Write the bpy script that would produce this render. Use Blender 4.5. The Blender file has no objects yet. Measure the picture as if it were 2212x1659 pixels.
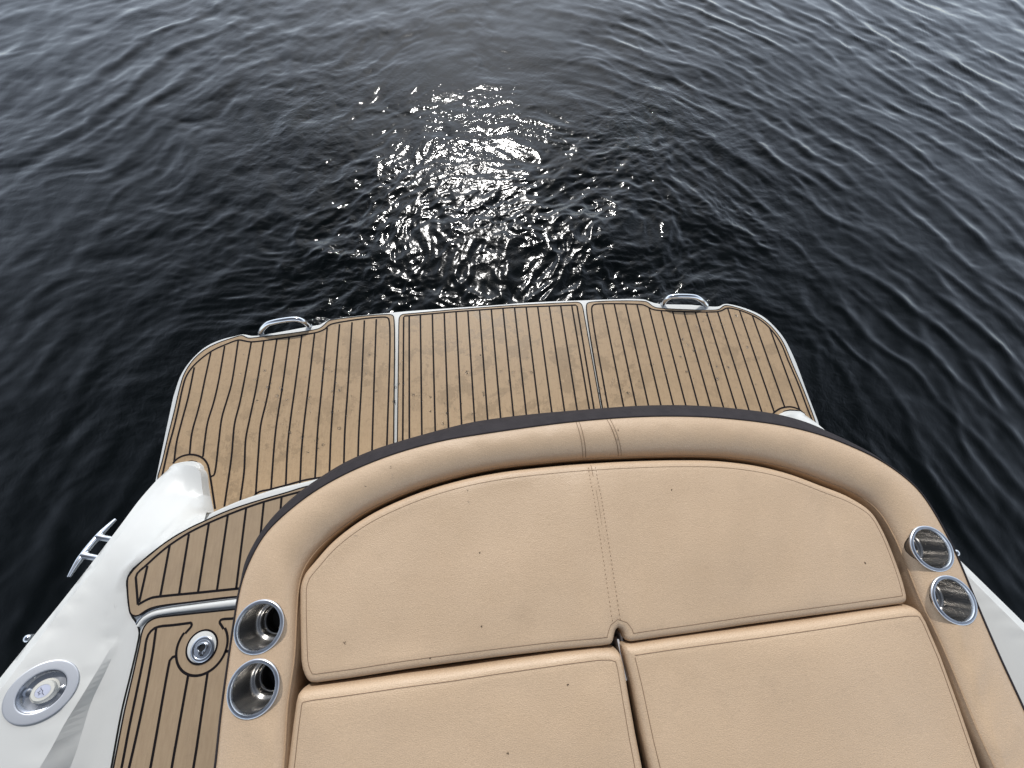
import bpy, bmesh, math, random
import numpy as np
from mathutils import Vector, Matrix
from mathutils.geometry import delaunay_2d_cdt

# ------------------------------------------------------------------ camera, sky, sun
SC = bpy.context.scene
COL = SC.collection
R3 = np.array([[0.99501311, 0.07468203, -0.06611742],
               [-0.09300672, 0.93416865, -0.34449773],
               [0.03603703, 0.34892912, 0.93645598]])
FPX = 831.55
CAMZ = 1.78
cam_d = bpy.data.cameras.new('camera')
cam_d.sensor_width = 36
cam_d.lens = FPX / 2212 * 36
cam_d.clip_start = 0.02
cam_d.clip_end = 6000
cam = bpy.data.objects.new('camera', cam_d)
COL.objects.link(cam)
M4 = Matrix([[*R3[0], 0], [*R3[1], 0], [*R3[2], CAMZ], [0, 0, 0, 1]])
cam.matrix_world = M4
SC.camera = cam

SUN_EL = math.radians(45.5)
SUN_AZ = math.radians(1.0)
world = bpy.data.worlds.new('World')
SC.world = world
world.use_nodes = True
wn = world.node_tree.nodes
wl = world.node_tree.links
sky = wn.new('ShaderNodeTexSky')
sky.sky_type = 'NISHITA'
sky.sun_disc = False
sky.sun_elevation = SUN_EL
sky.sun_rotation = SUN_AZ
sky.dust_density = 1.0
sky.air_density = 1.0
hs = wn.new('ShaderNodeHueSaturation')
hs.inputs['Saturation'].default_value = 0.35
wl.new(sky.outputs[0], hs.inputs['Color'])
tint = wn.new('ShaderNodeMix'); tint.data_type = 'RGBA'; tint.blend_type = 'MULTIPLY'
tint.inputs[0].default_value = 1.0
tint.inputs[7].default_value = (0.94, 1.0, 1.07, 1)
wl.new(hs.outputs[0], tint.inputs[6])
# hazy sky: brighter low down, deeper overhead
tcw = wn.new('ShaderNodeTexCoord'); sepw = wn.new('ShaderNodeSeparateXYZ'); rmp = wn.new('ShaderNodeValToRGB')
wl.new(tcw.outputs['Generated'], sepw.inputs[0]); wl.new(sepw.outputs['Z'], rmp.inputs['Fac'])
_el = rmp.color_ramp.elements
_el[0].position = 0.0; _el[0].color = (1, 1, 1, 1)
_el[1].position = 1.0; _el[1].color = (0.13, 0.13, 0.13, 1)
for _p, _c in ((0.42, 0.84), (0.62, 0.55), (0.8, 0.22)):
    _e = _el.new(_p); _e.color = (_c, _c, _c, 1)
t2 = wn.new('ShaderNodeMix'); t2.data_type = 'RGBA'; t2.blend_type = 'MULTIPLY'; t2.inputs[0].default_value = 1.0
wl.new(tint.outputs[2], t2.inputs[6]); wl.new(rmp.outputs['Color'], t2.inputs[7])
t3 = wn.new('ShaderNodeMix'); t3.data_type = 'RGBA'; t3.blend_type = 'MULTIPLY'; t3.inputs[0].default_value = 1.0
wl.new(t2.outputs[2], t3.inputs[6]); t3.inputs[7].default_value = (1.75, 1.75, 1.75, 1)
wl.new(t3.outputs[2], wn['Background'].inputs['Color'])
wn['Background'].inputs['Strength'].default_value = 0.15

sun_d = bpy.data.lights.new('sun', 'SUN')
sun_d.energy = 2.55
sun_d.angle = math.radians(0.6)
sun_d.color = (1.0, 0.975, 0.94)
sun = bpy.data.objects.new('sun', sun_d)
sun.rotation_euler = (-(math.pi / 2 - SUN_EL), 0, -SUN_AZ)
COL.objects.link(sun)
SC.view_settings.view_transform = 'Standard'
SC.view_settings.look = 'None'
SC.view_settings.exposure = 0.12
SC.view_settings.gamma = 1.0

rng = np.random.default_rng(7)
random.seed(7)
XC = 0.053           # centreline of the boat

# ------------------------------------------------------------------ helpers
def wp(u, v, h):
    """point of the place seen at (u, v), h metres below eye level"""
    d = R3 @ np.array([u - 1106.0, 829.5 - v, -FPX])
    return d[:2] / -d[2] * h

def W(pts, h=None, k=1.0, ox=0.0, oy=0.0):
    out = []
    for p in pts:
        hh = p[2] if len(p) > 2 else h
        out.append([*wp(ox + p[0] * k, oy + p[1] * k, hh)])
    return np.array(out)

def W3(pts):
    """points with own depth -> xyz"""
    return np.array([[*wp(p[0], p[1], p[2]), CAMZ - p[2]] for p in pts])

def spline(P, step=0.01, closed=False):
    """Catmull-Rom through P, evenly resampled"""
    P = np.asarray(P, float)
    n = len(P)
    if closed:
        Q = np.vstack([P[-1], P, P[0], P[1]])
        segs = n
    else:
        Q = np.vstack([2 * P[0] - P[1], P, 2 * P[-1] - P[-2]])
        segs = n - 1
    out = []
    for i in range(segs):
        p0, p1, p2, p3 = Q[i], Q[i + 1], Q[i + 2], Q[i + 3]
        d = [max(np.linalg.norm(b - a), 1e-6) ** 0.5 for a, b in ((p0, p1), (p1, p2), (p2, p3))]
        t0 = 0; t1 = d[0]; t2 = t1 + d[1]; t3 = t2 + d[2]
        for t in np.linspace(t1, t2, 14, endpoint=False):
            A1 = (t1 - t) / (t1 - t0) * p0 + (t - t0) / (t1 - t0) * p1
            A2 = (t2 - t) / (t2 - t1) * p1 + (t - t1) / (t2 - t1) * p2
            A3 = (t3 - t) / (t3 - t2) * p2 + (t - t2) / (t3 - t2) * p3
            B1 = (t2 - t) / (t2 - t0) * A1 + (t - t0) / (t2 - t0) * A2
            B2 = (t3 - t) / (t3 - t1) * A2 + (t - t1) / (t3 - t1) * A3
            out.append((t2 - t) / (t2 - t1) * B1 + (t - t1) / (t2 - t1) * B2)
    out.append(P[0] if closed else P[-1])
    return resample(np.array(out), step, closed)

def resample(P, step, closed=False):
    """even spacing along an open list (closed: last == first on input, dropped on output)"""
    s = np.r_[0, np.cumsum(np.linalg.norm(np.diff(P, axis=0), axis=1))]
    n = max(2, int(round(s[-1] / step)) + 1)
    t = np.linspace(0, s[-1], n)
    Q = np.stack([np.interp(t, s, P[:, i]) for i in range(P.shape[1])], 1)
    return Q[:-1] if closed else Q

def rounded(P, r, n=5):
    """polygon with its corners rounded (closed)"""
    P = [np.asarray(p, float)[:2] for p in P]
    out = []
    m = len(P)
    for i in range(m):
        a, b, c = P[i - 1], P[i], P[(i + 1) % m]
        ri = r
        la, lc = np.linalg.norm(a - b), np.linalg.norm(c - b)
        q = min(ri, la * 0.45, lc * 0.45)
        p1 = b + (a - b) / la * q
        p2 = b + (c - b) / lc * q
        for t in np.linspace(0, 1, n):
            out.append((1 - t) ** 2 * p1 + 2 * t * (1 - t) * b + t * t * p2)
    return np.array(out)

def area(P):
    x, y = P[:, 0], P[:, 1]
    return 0.5 * np.sum(x * np.roll(y, -1) - np.roll(x, -1) * y)

def ccw(P):
    return P if area(P) > 0 else P[::-1]

def inside(pts, poly):
    x, y = pts[:, 0], pts[:, 1]
    c = np.zeros(len(pts), bool)
    j = len(poly) - 1
    for i in range(len(poly)):
        xi, yi = poly[i]; xj, yj = poly[j]
        if yi != yj:
            m = ((yi > y) != (yj > y)) & (x < (xj - xi) * (y - yi) / (yj - yi) + xi)
            c ^= m
        j = i
    return c

def dist_poly(pts, poly):
    a = poly; b = np.roll(poly, -1, axis=0)
    d = b - a
    L = np.maximum((d ** 2).sum(1), 1e-12)
    out = np.empty(len(pts))
    for s in range(0, len(pts), 2000):
        p = pts[s:s + 2000]
        t = np.clip(((p[:, None] - a) * d).sum(2) / L, 0, 1)
        q = a + t[..., None] * d
        out[s:s + 2000] = np.sqrt(((p[:, None] - q) ** 2).sum(2).min(1))
    return out

def offset(P, d):
    """shift a closed ccw polygon inwards by d"""
    t = np.roll(P, -1, axis=0) - np.roll(P, 1, axis=0)
    t /= np.maximum(np.linalg.norm(t, axis=1), 1e-9)[:, None]
    return P + np.stack([-t[:, 1], t[:, 0]], 1) * d

def offset_open(P, d):
    t = np.gradient(P, axis=0)
    t /= np.maximum(np.linalg.norm(t, axis=1), 1e-9)[:, None]
    return P + np.stack([-t[:, 1], t[:, 0]], 1) * d

class MB:
    def __init__(self):
        self.v = []; self.f = []; self.mi = []; self.sm = []
    def add(self, V, F, mi=0, smooth=True):
        o = len(self.v)
        self.v.extend([tuple(map(float, p)) for p in V])
        for f in F:
            self.f.append([o + i for i in f]); self.mi.append(mi); self.sm.append(smooth)
    def tube(self, P, r, mi=0, n=10, caps=True):
        P = [Vector(p) for p in P]
        rr = r if hasattr(r, '__len__') else [r] * len(P)
        up = Vector((0, 0, 1)); V = []; F = []
        prev = None
        for i, p in enumerate(P):
            t = (P[min(i + 1, len(P) - 1)] - P[max(i - 1, 0)]).normalized()
            if prev is None:
                a = t.orthogonal().normalized()
            else:
                a = (prev - t * prev.dot(t)).normalized()
            prev = a
            b = t.cross(a)
            for k in range(n):
                an = 2 * math.pi * k / n
                V.append(p + (a * math.cos(an) + b * math.sin(an)) * rr[i])
        for i in range(len(P) - 1):
            for k in range(n):
                k2 = (k + 1) % n
                F.append([i * n + k, i * n + k2, (i + 1) * n + k2, (i + 1) * n + k])
        if caps:
            F.append(list(range(n))[::-1]); F.append([(len(P) - 1) * n + k for k in range(n)])
        self.add(V, F, mi)
    def ribbon(self, P, w, z, mi=0):
        """flat strip along a plan curve; z a number or a function of (x, y)"""
        P = np.asarray(P)[:, :2]
        L = offset_open(P, w / 2); Rr = offset_open(P, -w / 2)
        zl = z(L) if callable(z) else np.full(len(P), z)
        zr = z(Rr) if callable(z) else np.full(len(P), z)
        V = [(*L[i], zl[i]) for i in range(len(P))] + [(*Rr[i], zr[i]) for i in range(len(P))]
        n = len(P)
        self.add(V, [[n + i, n + i + 1, i + 1, i] for i in range(n - 1)], mi)
    def prism(self, P, z0, z1, mi=0, mside=None, bev=0.0):
        P = ccw(np.asarray(P)[:, :2]); n = len(P)
        mside = mi if mside is None else mside
        rings = [(P, z0), (P, z1 - bev)]
        if bev > 0:
            rings += [(offset(P, bev * 0.3), z1 - bev * 0.3), (offset(P, bev), z1)]
        V = []; F = []
        for q, z in rings:
            V += [(*p, z) for p in q]
        for r in range(len(rings) - 1):
            for i in range(n):
                j = (i + 1) % n
                F.append([r * n + i, r * n + j, (r + 1) * n + j, (r + 1) * n + i])
        self.add(V, F, mside)
        T = rings[-1][0]
        tri = cdt(T)
        self.add([(*p, z1) for p in tri[0]], tri[1], mi)
        tri = cdt(P)
        self.add([(*p, z0) for p in tri[0]], [f[::-1] for f in tri[1]], mside)
    def lathe(self, prof, c=(0, 0, 0), n=64, mi=0, M=None, flip=False):
        V = []; F = []
        for (r, z) in prof:
            for k in range(n):
                a = 2 * math.pi * k / n
                p = Vector((r * math.cos(a), r * math.sin(a), z))
                if M is not None: p = M @ p
                V.append((p.x + c[0], p.y + c[1], p.z + c[2]))
        for i in range(len(prof) - 1):
            for k in range(n):
                k2 = (k + 1) % n
                f = [i * n + k, i * n + k2, (i + 1) * n + k2, (i + 1) * n + k]
                F.append(f if flip else f[::-1])
        self.add(V, F, mi)
    def build(self, name, mats, parent=None, weld=False):
        me = bpy.data.meshes.new(name)
        me.from_pydata(self.v, [], self.f)
        if not isinstance(mats, (list, tuple)): mats = [mats]
        for m in mats: me.materials.append(m)
        me.polygons.foreach_set('material_index', self.mi)
        me.polygons.foreach_set('use_smooth', self.sm)
        me.update()
        if weld:
            bm = bmesh.new(); bm.from_mesh(me)
            bmesh.ops.remove_doubles(bm, verts=bm.verts, dist=1e-5)
            bmesh.ops.recalc_face_normals(bm, faces=bm.faces)
            bm.to_mesh(me); bm.free()
        try:
            me.set_sharp_from_angle(angle=math.radians(42))
        except Exception:
            pass
        o = bpy.data.objects.new(name, me)
        COL.objects.link(o)
        if parent: o.parent = parent
        return o

def cdt(P, extra=None, lines=()):
    """constrained triangulation of a polygon with inner points and inner lines; returns (xy, faces, source ids)"""
    pts = [Vector(p[:2]) for p in P]
    n = len(pts)
    edges = [(i, (i + 1) % n) for i in range(n)]
    for ln in lines:
        o = len(pts)
        pts += [Vector(p[:2]) for p in ln]
        edges += [(o + i, o + i + 1) for i in range(len(ln) - 1)]
    if extra is not None: pts += [Vector(p[:2]) for p in extra]
    v, e, f, ov, oe, of = delaunay_2d_cdt(pts, edges, [list(range(n))], 1, 1e-7)
    F = []
    for q in f:
        a = sum(v[q[i]].x * v[q[(i + 1) % len(q)]].y - v[q[(i + 1) % len(q)]].x * v[q[i]].y for i in range(len(q)))
        F.append(list(q) if a > 0 else list(q)[::-1])
    return [(p.x, p.y) for p in v], F, ov

def tag(o, label=None, cat=None, group=None, kind=None):
    if label: o['label'] = label
    if cat: o['category'] = cat
    if group: o['group'] = group
    if kind: o['kind'] = kind
    return o

def empty(name, loc=(0, 0, 0)):
    o = bpy.data.objects.new(name, None)
    o.location = loc
    o.empty_display_size = 0.1
    COL.objects.link(o)
    return o

# ------------------------------------------------------------------ materials
class Mat:
    def __init__(self, name, col=(0.5, 0.5, 0.5), rough=0.5, metal=0.0, ior=1.5, coat=0.0):
        self.m = bpy.data.materials.new(name)
        self.m.use_nodes = True
        self.n = self.m.node_tree.nodes; self.l = self.m.node_tree.links
        self.b = self.n['Principled BSDF']
        self.b.inputs['Base Color'].default_value = (*col, 1)
        self.b.inputs['Roughness'].default_value = rough
        self.b.inputs['Metallic'].default_value = metal
        self.b.inputs['IOR'].default_value = ior
        self.b.inputs['Coat Weight'].default_value = coat
        self.b.inputs['Coat Roughness'].default_value = 0.08
        self.tc = self.n.new('ShaderNodeTexCoord')
    def mapping(self, scale=(1, 1, 1), rot=(0, 0, 0)):
        mp = self.n.new('ShaderNodeMapping')
        mp.inputs['Scale'].default_value = scale
        mp.inputs['Rotation'].default_value = rot
        self.l.new(self.tc.outputs['Object'], mp.inputs['Vector'])
        return mp.outputs[0]
    def noise(self, scale, detail=3, rough=0.5, dist=0.0, vec=None):
        t = self.n.new('ShaderNodeTexNoise')
        t.inputs['Scale'].default_value = scale
        t.inputs['Detail'].default_value = detail
        t.inputs['Roughness'].default_value = rough
        t.inputs['Distortion'].default_value = dist
        self.l.new(vec if vec is not None else self.tc.outputs['Object'], t.inputs['Vector'])
        return t.outputs['Fac']
    def voronoi(self, scale, vec=None, feature='F1'):
        t = self.n.new('ShaderNodeTexVoronoi')
        t.feature = feature
        t.inputs['Scale'].default_value = scale
        self.l.new(vec if vec is not None else self.tc.outputs['Object'], t.inputs['Vector'])
        return t.outputs['Distance']
    def ramp(self, fac, stops):
        r = self.n.new('ShaderNodeValToRGB')
        el = r.color_ramp.elements
        while len(el) < len(stops): el.new(0.5)
        for e, (p, c) in zip(el, stops):
            e.position = p
            e.color = (*c, 1) if hasattr(c, '__len__') else (c, c, c, 1)
        self.l.new(fac, r.inputs['Fac'])
        return r.outputs['Color']
    def mix(self, fac, a, b, mode='MIX'):
        m = self.n.new('ShaderNodeMix')
        m.data_type = 'RGBA'; m.blend_type = mode
        for i, x in ((0, fac), (6, a), (7, b)):
            s = m.inputs[i]
            if isinstance(x, bpy.types.NodeSocket): self.l.new(x, s)
            elif hasattr(x, '__len__'): s.default_value = (*x, 1)
            else: s.default_value = x if i == 0 else (x, x, x, 1)
        return m.outputs[2]
    def math(self, op, a, b):
        m = self.n.new('ShaderNodeMath'); m.operation = op
        for s, x in ((m.inputs[0], a), (m.inputs[1], b)):
            if isinstance(x, bpy.types.NodeSocket): self.l.new(x, s)
            else: s.default_value = x
        return m.outputs[0]
    def bump(self, h, strength, dist, prev=None):
        b = self.n.new('ShaderNodeBump')
        b.inputs['Strength'].default_value = strength
        b.inputs['Distance'].default_value = dist
        self.l.new(h, b.inputs['Height'])
        if prev is not None: self.l.new(prev, b.inputs['Normal'])
        self.l.new(b.outputs[0], self.b.inputs['Normal'])
        return b.outputs[0]
    def set(self, name, sock):
        self.l.new(sock, self.b.inputs[name])

# white gelcoat
g = Mat('gelcoat', (0.74, 0.745, 0.72), 0.32, coat=0.12)
g.set('Base Color', g.ramp(g.noise(3.0, 4), [(0.3, (0.56, 0.557, 0.532)), (0.7, (0.60, 0.598, 0.572))]))
g.set('Roughness', g.ramp(g.noise(22, 4), [(0.3, 0.28), (0.7, 0.42)]))
GEL = g.m

# tan marine vinyl
def vinyl(name, c1, c2, dirt=0.05):
    v = Mat(name, c1, 0.5)
    base = v.ramp(v.noise(2.2, 4, 0.6), [(0.3, c1), (0.72, c2)])
    fine = v.ramp(v.noise(420, 2), [(0.3, 0.9), (0.7, 1.06)])
    grime = v.ramp(v.noise(9, 6, 0.7), [(0.56, 1.0), (0.8, 1 - dirt * 2.2)])
    col = v.mix(1.0, v.mix(1.0, base, fine, 'MULTIPLY'), grime, 'MULTIPLY')
    v.set('Base Color', col)
    v.set('Roughness', v.ramp(v.noise(14, 4), [(0.3, 0.4), (0.7, 0.56)]))
    vec = v.mapping((1, 1.7, 1.3), (0, 0, 0.35))
    b1 = v.bump(v.noise(3.5, 3, 0.5), 0.25, 0.02)
    b2 = v.bump(v.noise(60, 3, 0.6, 0.6, vec), 0.12, 0.004, b1)
    b3 = v.bump(v.voronoi(330, vec), 0.3, 0.0016, b2)
    return v.m
VINYL = vinyl('tan_vinyl', (0.505, 0.360, 0.232), (0.54, 0.391, 0.258))
VINYL_D = vinyl('piping_vinyl', (0.40, 0.27, 0.165), (0.45, 0.31, 0.19))
s = Mat('charcoal_vinyl', (0.055, 0.048, 0.05), 0.75)
s.b.inputs['Specular IOR Level'].default_value = 0.3
s.bump(s.voronoi(400), 0.4, 0.0012)
s.set('Base Color', s.ramp(s.noise(30, 4), [(0.3, (0.020, 0.016, 0.018)), (0.7, (0.028, 0.023, 0.025))]))
SKIRT = s.m
THREAD = Mat('brown_thread', (0.20, 0.13, 0.08), 0.8).m

# teak-look foam decking with dried water stains
t = Mat('foam_decking', (0.33, 0.23, 0.14), 0.6)
grain = t.noise(30, 4, 0.6, vec=t.mapping((9, 0.8, 1)))
base = t.ramp(grain, [(0.25, (0.355, 0.240, 0.134)), (0.75, (0.415, 0.288, 0.168))])
big = t.ramp(t.noise(1.9, 3), [(0.40, 0.0), (0.56, 1.0)])
pat = t.ramp(t.noise(10, 10, 0.74, 0.25), [(0.525, 0.0), (0.54, 1.0)])
spk = t.ramp(t.noise(60, 6, 0.8), [(0.53, 0.0), (0.57, 1.0)])
msk = t.mix(0.45, t.mix(1.0, big, pat, 'MULTIPLY'), spk, 'ADD')
t.set('Base Color', t.mix(t.math('MULTIPLY', msk, 0.42), base, (0.21, 0.15, 0.09)))
t.set('Roughness', t.ramp(msk, [(0.0, 0.5), (1.0, 0.38)]))
tb = t.bump(t.noise(500, 2, vec=t.mapping((1, 0.35, 1))), 0.5, 0.0012)
FOAM = t.m
t = Mat('foam_decking_dry', (0.33, 0.23, 0.14), 0.65)
grain = t.noise(26, 5, 0.6, vec=t.mapping((7, 0.8, 1)))
base = t.ramp(grain, [(0.25, (0.30, 0.213, 0.13)), (0.75, (0.36, 0.262, 0.165))])
t.set('Base Color', t.mix(t.ramp(t.noise(8, 6, 0.7), [(0.5, 0.0), (0.75, 0.4)]), base, (0.22, 0.16, 0.105)))
t.bump(t.noise(500, 2), 0.4, 0.001)
FOAM_DRY = t.m
_c = Mat('black_caulk', (0.005, 0.003, 0.004), 0.7); _c.b.inputs['Specular IOR Level'].default_value = 0.2
CAULK = _c.m

def metal(name, col, rough, bands=True):
    v = Mat(name, col, rough, 1.0)
    if bands:
        v.set('Roughness', v.ramp(v.noise(30, 4), [(0.3, rough * 0.75), (0.7, rough * 1.3)]))
    return v
CHROME = metal('polished_steel', (0.72, 0.73, 0.75), 0.13).m
SATIN = metal('satin_steel', (0.62, 0.64, 0.68), 0.3).m
b = metal('brushed_steel', (0.50, 0.485, 0.465), 0.27, False)
b.b.inputs['Anisotropic'].default_value = 0.8
b.b.inputs['Anisotropic Rotation'].default_value = 0.25
tg = b.n.new('ShaderNodeTangent'); tg.direction_type = 'RADIAL'; tg.axis = 'Z'
b.l.new(tg.outputs[0], b.b.inputs['Tangent'])
BRUSHED = b.m
NEAR_BLACK = Mat('near_black', (0.006, 0.006, 0.007), 0.6).m
BLACKB = Mat('dark_liner', (0.02, 0.02, 0.021), 0.7).m
LABELM = Mat('pale_label', (0.50, 0.52, 0.62), 0.3).m
INK = Mat('grey_ink', (0.10, 0.10, 0.13), 0.5).m
d = Mat('droplet_water', (1, 1, 1), 0.0, ior=1.33)
d.b.inputs['Transmission Weight'].default_value = 1.0
DROP = d.m
DIRT = Mat('dirt', (0.05, 0.035, 0.02), 0.9).m

# ------------------------------------------------------------------ water
def make_water():
    nx, ny = 900, 760
    # finer near the boat, coarser away
    xs = np.linspace(-1, 1, nx); xs = 0.3 + np.sign(xs) * (abs(xs) * 4.2 + abs(xs) ** 4 * 5.5)
    ys = np.linspace(-1, 1, ny); ys = 1.4 + np.sign(ys) * (abs(ys) * 3.2 + abs(ys) ** 4 * 5.0)
    X, Y = np.meshgrid(xs, ys)
    r = np.random.default_rng(11)
    def vnoise(X, Y, sc, seed):
        q = np.random.default_rng(seed).random((64, 64))
        x = X * sc + 500; y = Y * sc + 500
        xi = np.floor(x).astype(int); yi = np.floor(y).astype(int)
        fx = x - xi; fy = y - yi
        fx = fx * fx * fx * (fx * (fx * 6 - 15) + 10); fy = fy * fy * fy * (fy * (fy * 6 - 15) + 10)
        g = lambda a, b: q[(yi + b) % 64, (xi + a) % 64]
        return (g(0, 0) * (1 - fx) + g(1, 0) * fx) * (1 - fy) + (g(0, 1) * (1 - fx) + g(1, 1) * fx) * fy - 0.5
    wx = 0.34 * vnoise(X, Y, 1.1, 1) + 0.16 * vnoise(X, Y, 2.9, 2)
    wy = 0.34 * vnoise(X, Y, 1.1, 3) + 0.16 * vnoise(X, Y, 2.9, 4)
    Xw, Yw = X + wx, Y + wy
    Z = np.zeros_like(X)
    sg = lambda q: 1 / (1 + np.exp(-q))
    right = sg((X - 1.45 + 0.25 * (Y - 1)) * 3.2)
    left = sg((-1.0 - X) * 3.0)
    # gentle ambient chop
    for i in range(40):
        lam = 0.16 * (5.5 ** r.random())
        a = r.normal(0.2, 1.0)
        k = 2 * np.pi / lam
        Z += 0.00105 * lam * np.sin(k * (Xw * math.cos(a) + Yw * math.sin(a)) + r.random() * 6.28)
    # long curved streaks that run out from the stern, strongest on the right
    def streak(cx, cy, lam, amp, mask, seed, sharp=2.2):
        ph = vnoise(X, Y, 0.8, seed) * 2.2 + vnoise(X, Y, 2.2, seed + 1) * 1.1 + vnoise(X, Y, 5.5, seed + 7) * 0.6
        d = np.hypot(Xw * 0.25 + X * 0.75 - cx, (Yw * 0.25 + Y * 0.75 - cy) * 0.85)
        c = 0.5 + 0.5 * np.cos(2 * np.pi * d / lam + ph * 2.4)
        am = np.clip(vnoise(X, Y, 1.4, seed + 2) * 1.5 + vnoise(X, Y, 4.2, seed + 3) * 0.9 + 0.62, 0, 1.4)
        return amp * (c ** sharp) * mask * am
    Z += streak(-0.9, -1.6, 0.165, 0.0042, right, 5, 5.0)
    Z += streak(-0.5, -1.0, 0.10, 0.0016, right, 15, 3.0)
    Z += streak(-1.8, -0.6, 0.22, 0.0040, right, 45, 6.0)
    Z += streak(-2.4, -2.4, 0.30, 0.0036, right, 55, 7.0)
    Z += streak(1.6, -1.2, 0.26, 0.0040, left, 25, 3.4)
    Z += streak(0.9, -0.8, 0.14, 0.0014, left, 35)
    # wavelets running across the picture on the far left
    sl = np.clip(-X * 0.28, -0.1, 0.7)
    yl = Yw * 1.5 - sl * Xw * 1.3
    nw = vnoise(Xw * 0.6 + Yw * 0.2, yl, 4.5, 91) + 0.5 * vnoise(Xw * 0.6, yl, 9.5, 92) + 0.28 * vnoise(Xw * 0.8, yl, 19.0, 93)
    Z -= 0.0042 * np.abs(nw) * (0.35 + 0.9 * sg((0.6 - X) * 2.0)) * sg((Y - 0.2) * 2.0)
    # dimples and short cross ripples riding over them
    for sc, am, sd in ((8.0, 0.0046, 61), (15.0, 0.0024, 63)):
        q = vnoise(X * 1.0 + 0.3 * Y, Y * 1.35, sc, sd) + 0.5 * vnoise(X, Y, sc * 1.9, sd + 1)
        Z += -am * np.clip(q - 0.05, 0, 1) * (0.25 + right + 0.8 * left)
    # churned water behind the platform: fine irregular wavelets plus a few steeper folds
    churn = np.exp(-(np.abs(X - 0.15) / 1.35) ** 3) * np.exp(-(np.abs(Y - 1.25) / 0.85) ** 3)
    churn *= 0.55 + 0.9 * np.clip(vnoise(X, Y, 1.9, 99) + 0.5, 0, 1)
    wash = np.exp(-(np.abs(X - 0.1) / 1.9) ** 4) * np.exp(-(np.abs(Y - 2.0) / 1.9) ** 4) * np.clip(0.15 + 1.5 * (vnoise(Xw, Yw, 1.3, 120) + 0.35), 0.1, 1)
    glit = np.exp(-(np.abs(X - 0.1) / 0.8) ** 4) * np.exp(-(np.abs(Y - 1.6) / 0.85) ** 4)
    for sc, am, sd in ((2.2, 0.008, 71), (4.5, 0.0065, 73), (9.0, 0.0046, 75), (17.0, 0.0031, 77), (31.0, 0.0015, 79)):
        n1 = vnoise(Xw + 0.4 * Yw, Yw * 1.15, sc, sd)
        n2 = vnoise(Xw - 0.5 * Yw + 7, Yw * 1.3 + 3, sc * 1.13, sd + 1)
        q = 1 - np.abs(n1 + n2) * 1.8
        Z += am * q * (0.10 + churn + (0.55 * glit if sc > 12 else 0) + (0.42 * wash if sc > 4 else 0))
    # curled folds left by the wash
    for i in range(46):
        cx = r.uniform(-1.9, 1.9); cy = r.uniform(0.7, 3.4); r0 = r.uniform(0.07, 0.34); a0 = r.uniform(0, 6.28)
        dx, dy = X + 0.5 * wx - cx, Y + 0.5 * wy - cy
        d2 = np.hypot(dx, dy)
        an_ = (np.arctan2(dy, dx) - a0 + np.pi) % (2 * np.pi) - np.pi
        w_ = r.uniform(0.010, 0.024)
        Z += r.uniform(0.0012, 0.0030) * np.exp(-((d2 - r0) / w_) ** 2) * np.exp(-(an_ / r.uniform(0.5, 1.2)) ** 2) * (1 if i % 3 else -1)
    for i in range(7):
        cx = r.uniform(-1.2, 1.7); cy = r.uniform(1.0, 2.2); am = r.uniform(0.0015, 0.003)
        d2 = np.hypot(Xw - cx, Yw - cy)
        Z += am * np.cos(2 * np.pi * d2 / r.uniform(0.1, 0.16)) * np.exp(-(d2 / 0.22) ** 2)
    # little rings against the right corner of the platform
    d2 = np.hypot(X - 1.05, (Y - 0.55))
    Z += 0.0016 * np.sin(2 * np.pi * d2 / 0.045 + wx * 20) * np.exp(-((d2 - 0.36) / 0.10) ** 2) * (X > 0.9)
    # fade to flat at the rim of the fine patch
    fx = np.clip((X - xs[0]) / 0.8, 0, 1) * np.clip((xs[-1] - X) / 0.8, 0, 1)
    fy = np.clip((Y - ys[0]) / 0.8, 0, 1) * np.clip((ys[-1] - Y) / 0.8, 0, 1)
    Z *= fx * fy
    V = np.stack([X, Y, Z], -1).reshape(-1, 3)
    idx = np.arange(nx * ny).reshape(ny, nx)
    F = np.stack([idx[:-1, :-1], idx[:-1, 1:], idx[1:, 1:], idx[1:, :-1]], -1).reshape(-1, 4)
    # apron to the horizon
    B = 2500.0
    x0, x1, y0, y1 = xs[0], xs[-1], ys[0], ys[-1]
    n0 = len(V)
    V = np.vstack([V, [[-B, -B, 0], [B, -B, 0], [B, B, 0], [-B, B, 0]]])
    F = F.tolist()
    c = [idx[0, 0], idx[0, -1], idx[-1, -1], idx[-1, 0]]
    F += [[n0, n0 + 1] + idx[0, ::-1].tolist(), [n0 + 1, n0 + 2] + idx[::-1, -1].tolist(),
          [n0 + 2, n0 + 3] + idx[-1, :].tolist(), [n0 + 3, n0] + idx[:, 0].tolist()]
    me = bpy.data.meshes.new('water')
    me.from_pydata(V.tolist(), [], F)
    me.polygons.foreach_set('use_smooth', [True] * len(me.polygons))
    m = Mat('lake_water', (0.0012, 0.0022, 0.0024), 0.05, ior=1.33)
    vec = m.mapping((1, 1, 1))
    at = me.attributes.new('ripple', 'FLOAT', 'POINT')
    rv = np.zeros(len(V)); rv[:nx * ny] = np.clip(np.exp(-(np.abs(X - 0.1) / 0.7) ** 4) * np.exp(-(np.abs(Y - 1.55) / 0.75) ** 4), 0, 1).ravel()
    at.data.foreach_set('value', rv.astype(np.float32))
    at2 = me.attributes.new('fine', 'FLOAT', 'POINT')
    fv = np.full(len(V), 0.12)
    fv[:nx * ny] = (0.12 + 0.88 * np.exp(-(np.abs(X - 0.2) / 1.5) ** 4) * np.exp(-(np.abs(Y - 1.3) / 1.5) ** 4)).ravel()
    at2.data.foreach_set('value', fv.astype(np.float32))
    an = m.n.new('ShaderNodeAttribute'); an.attribute_name = 'ripple'
    a2 = m.n.new('ShaderNodeAttribute'); a2.attribute_name = 'fine'
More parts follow.
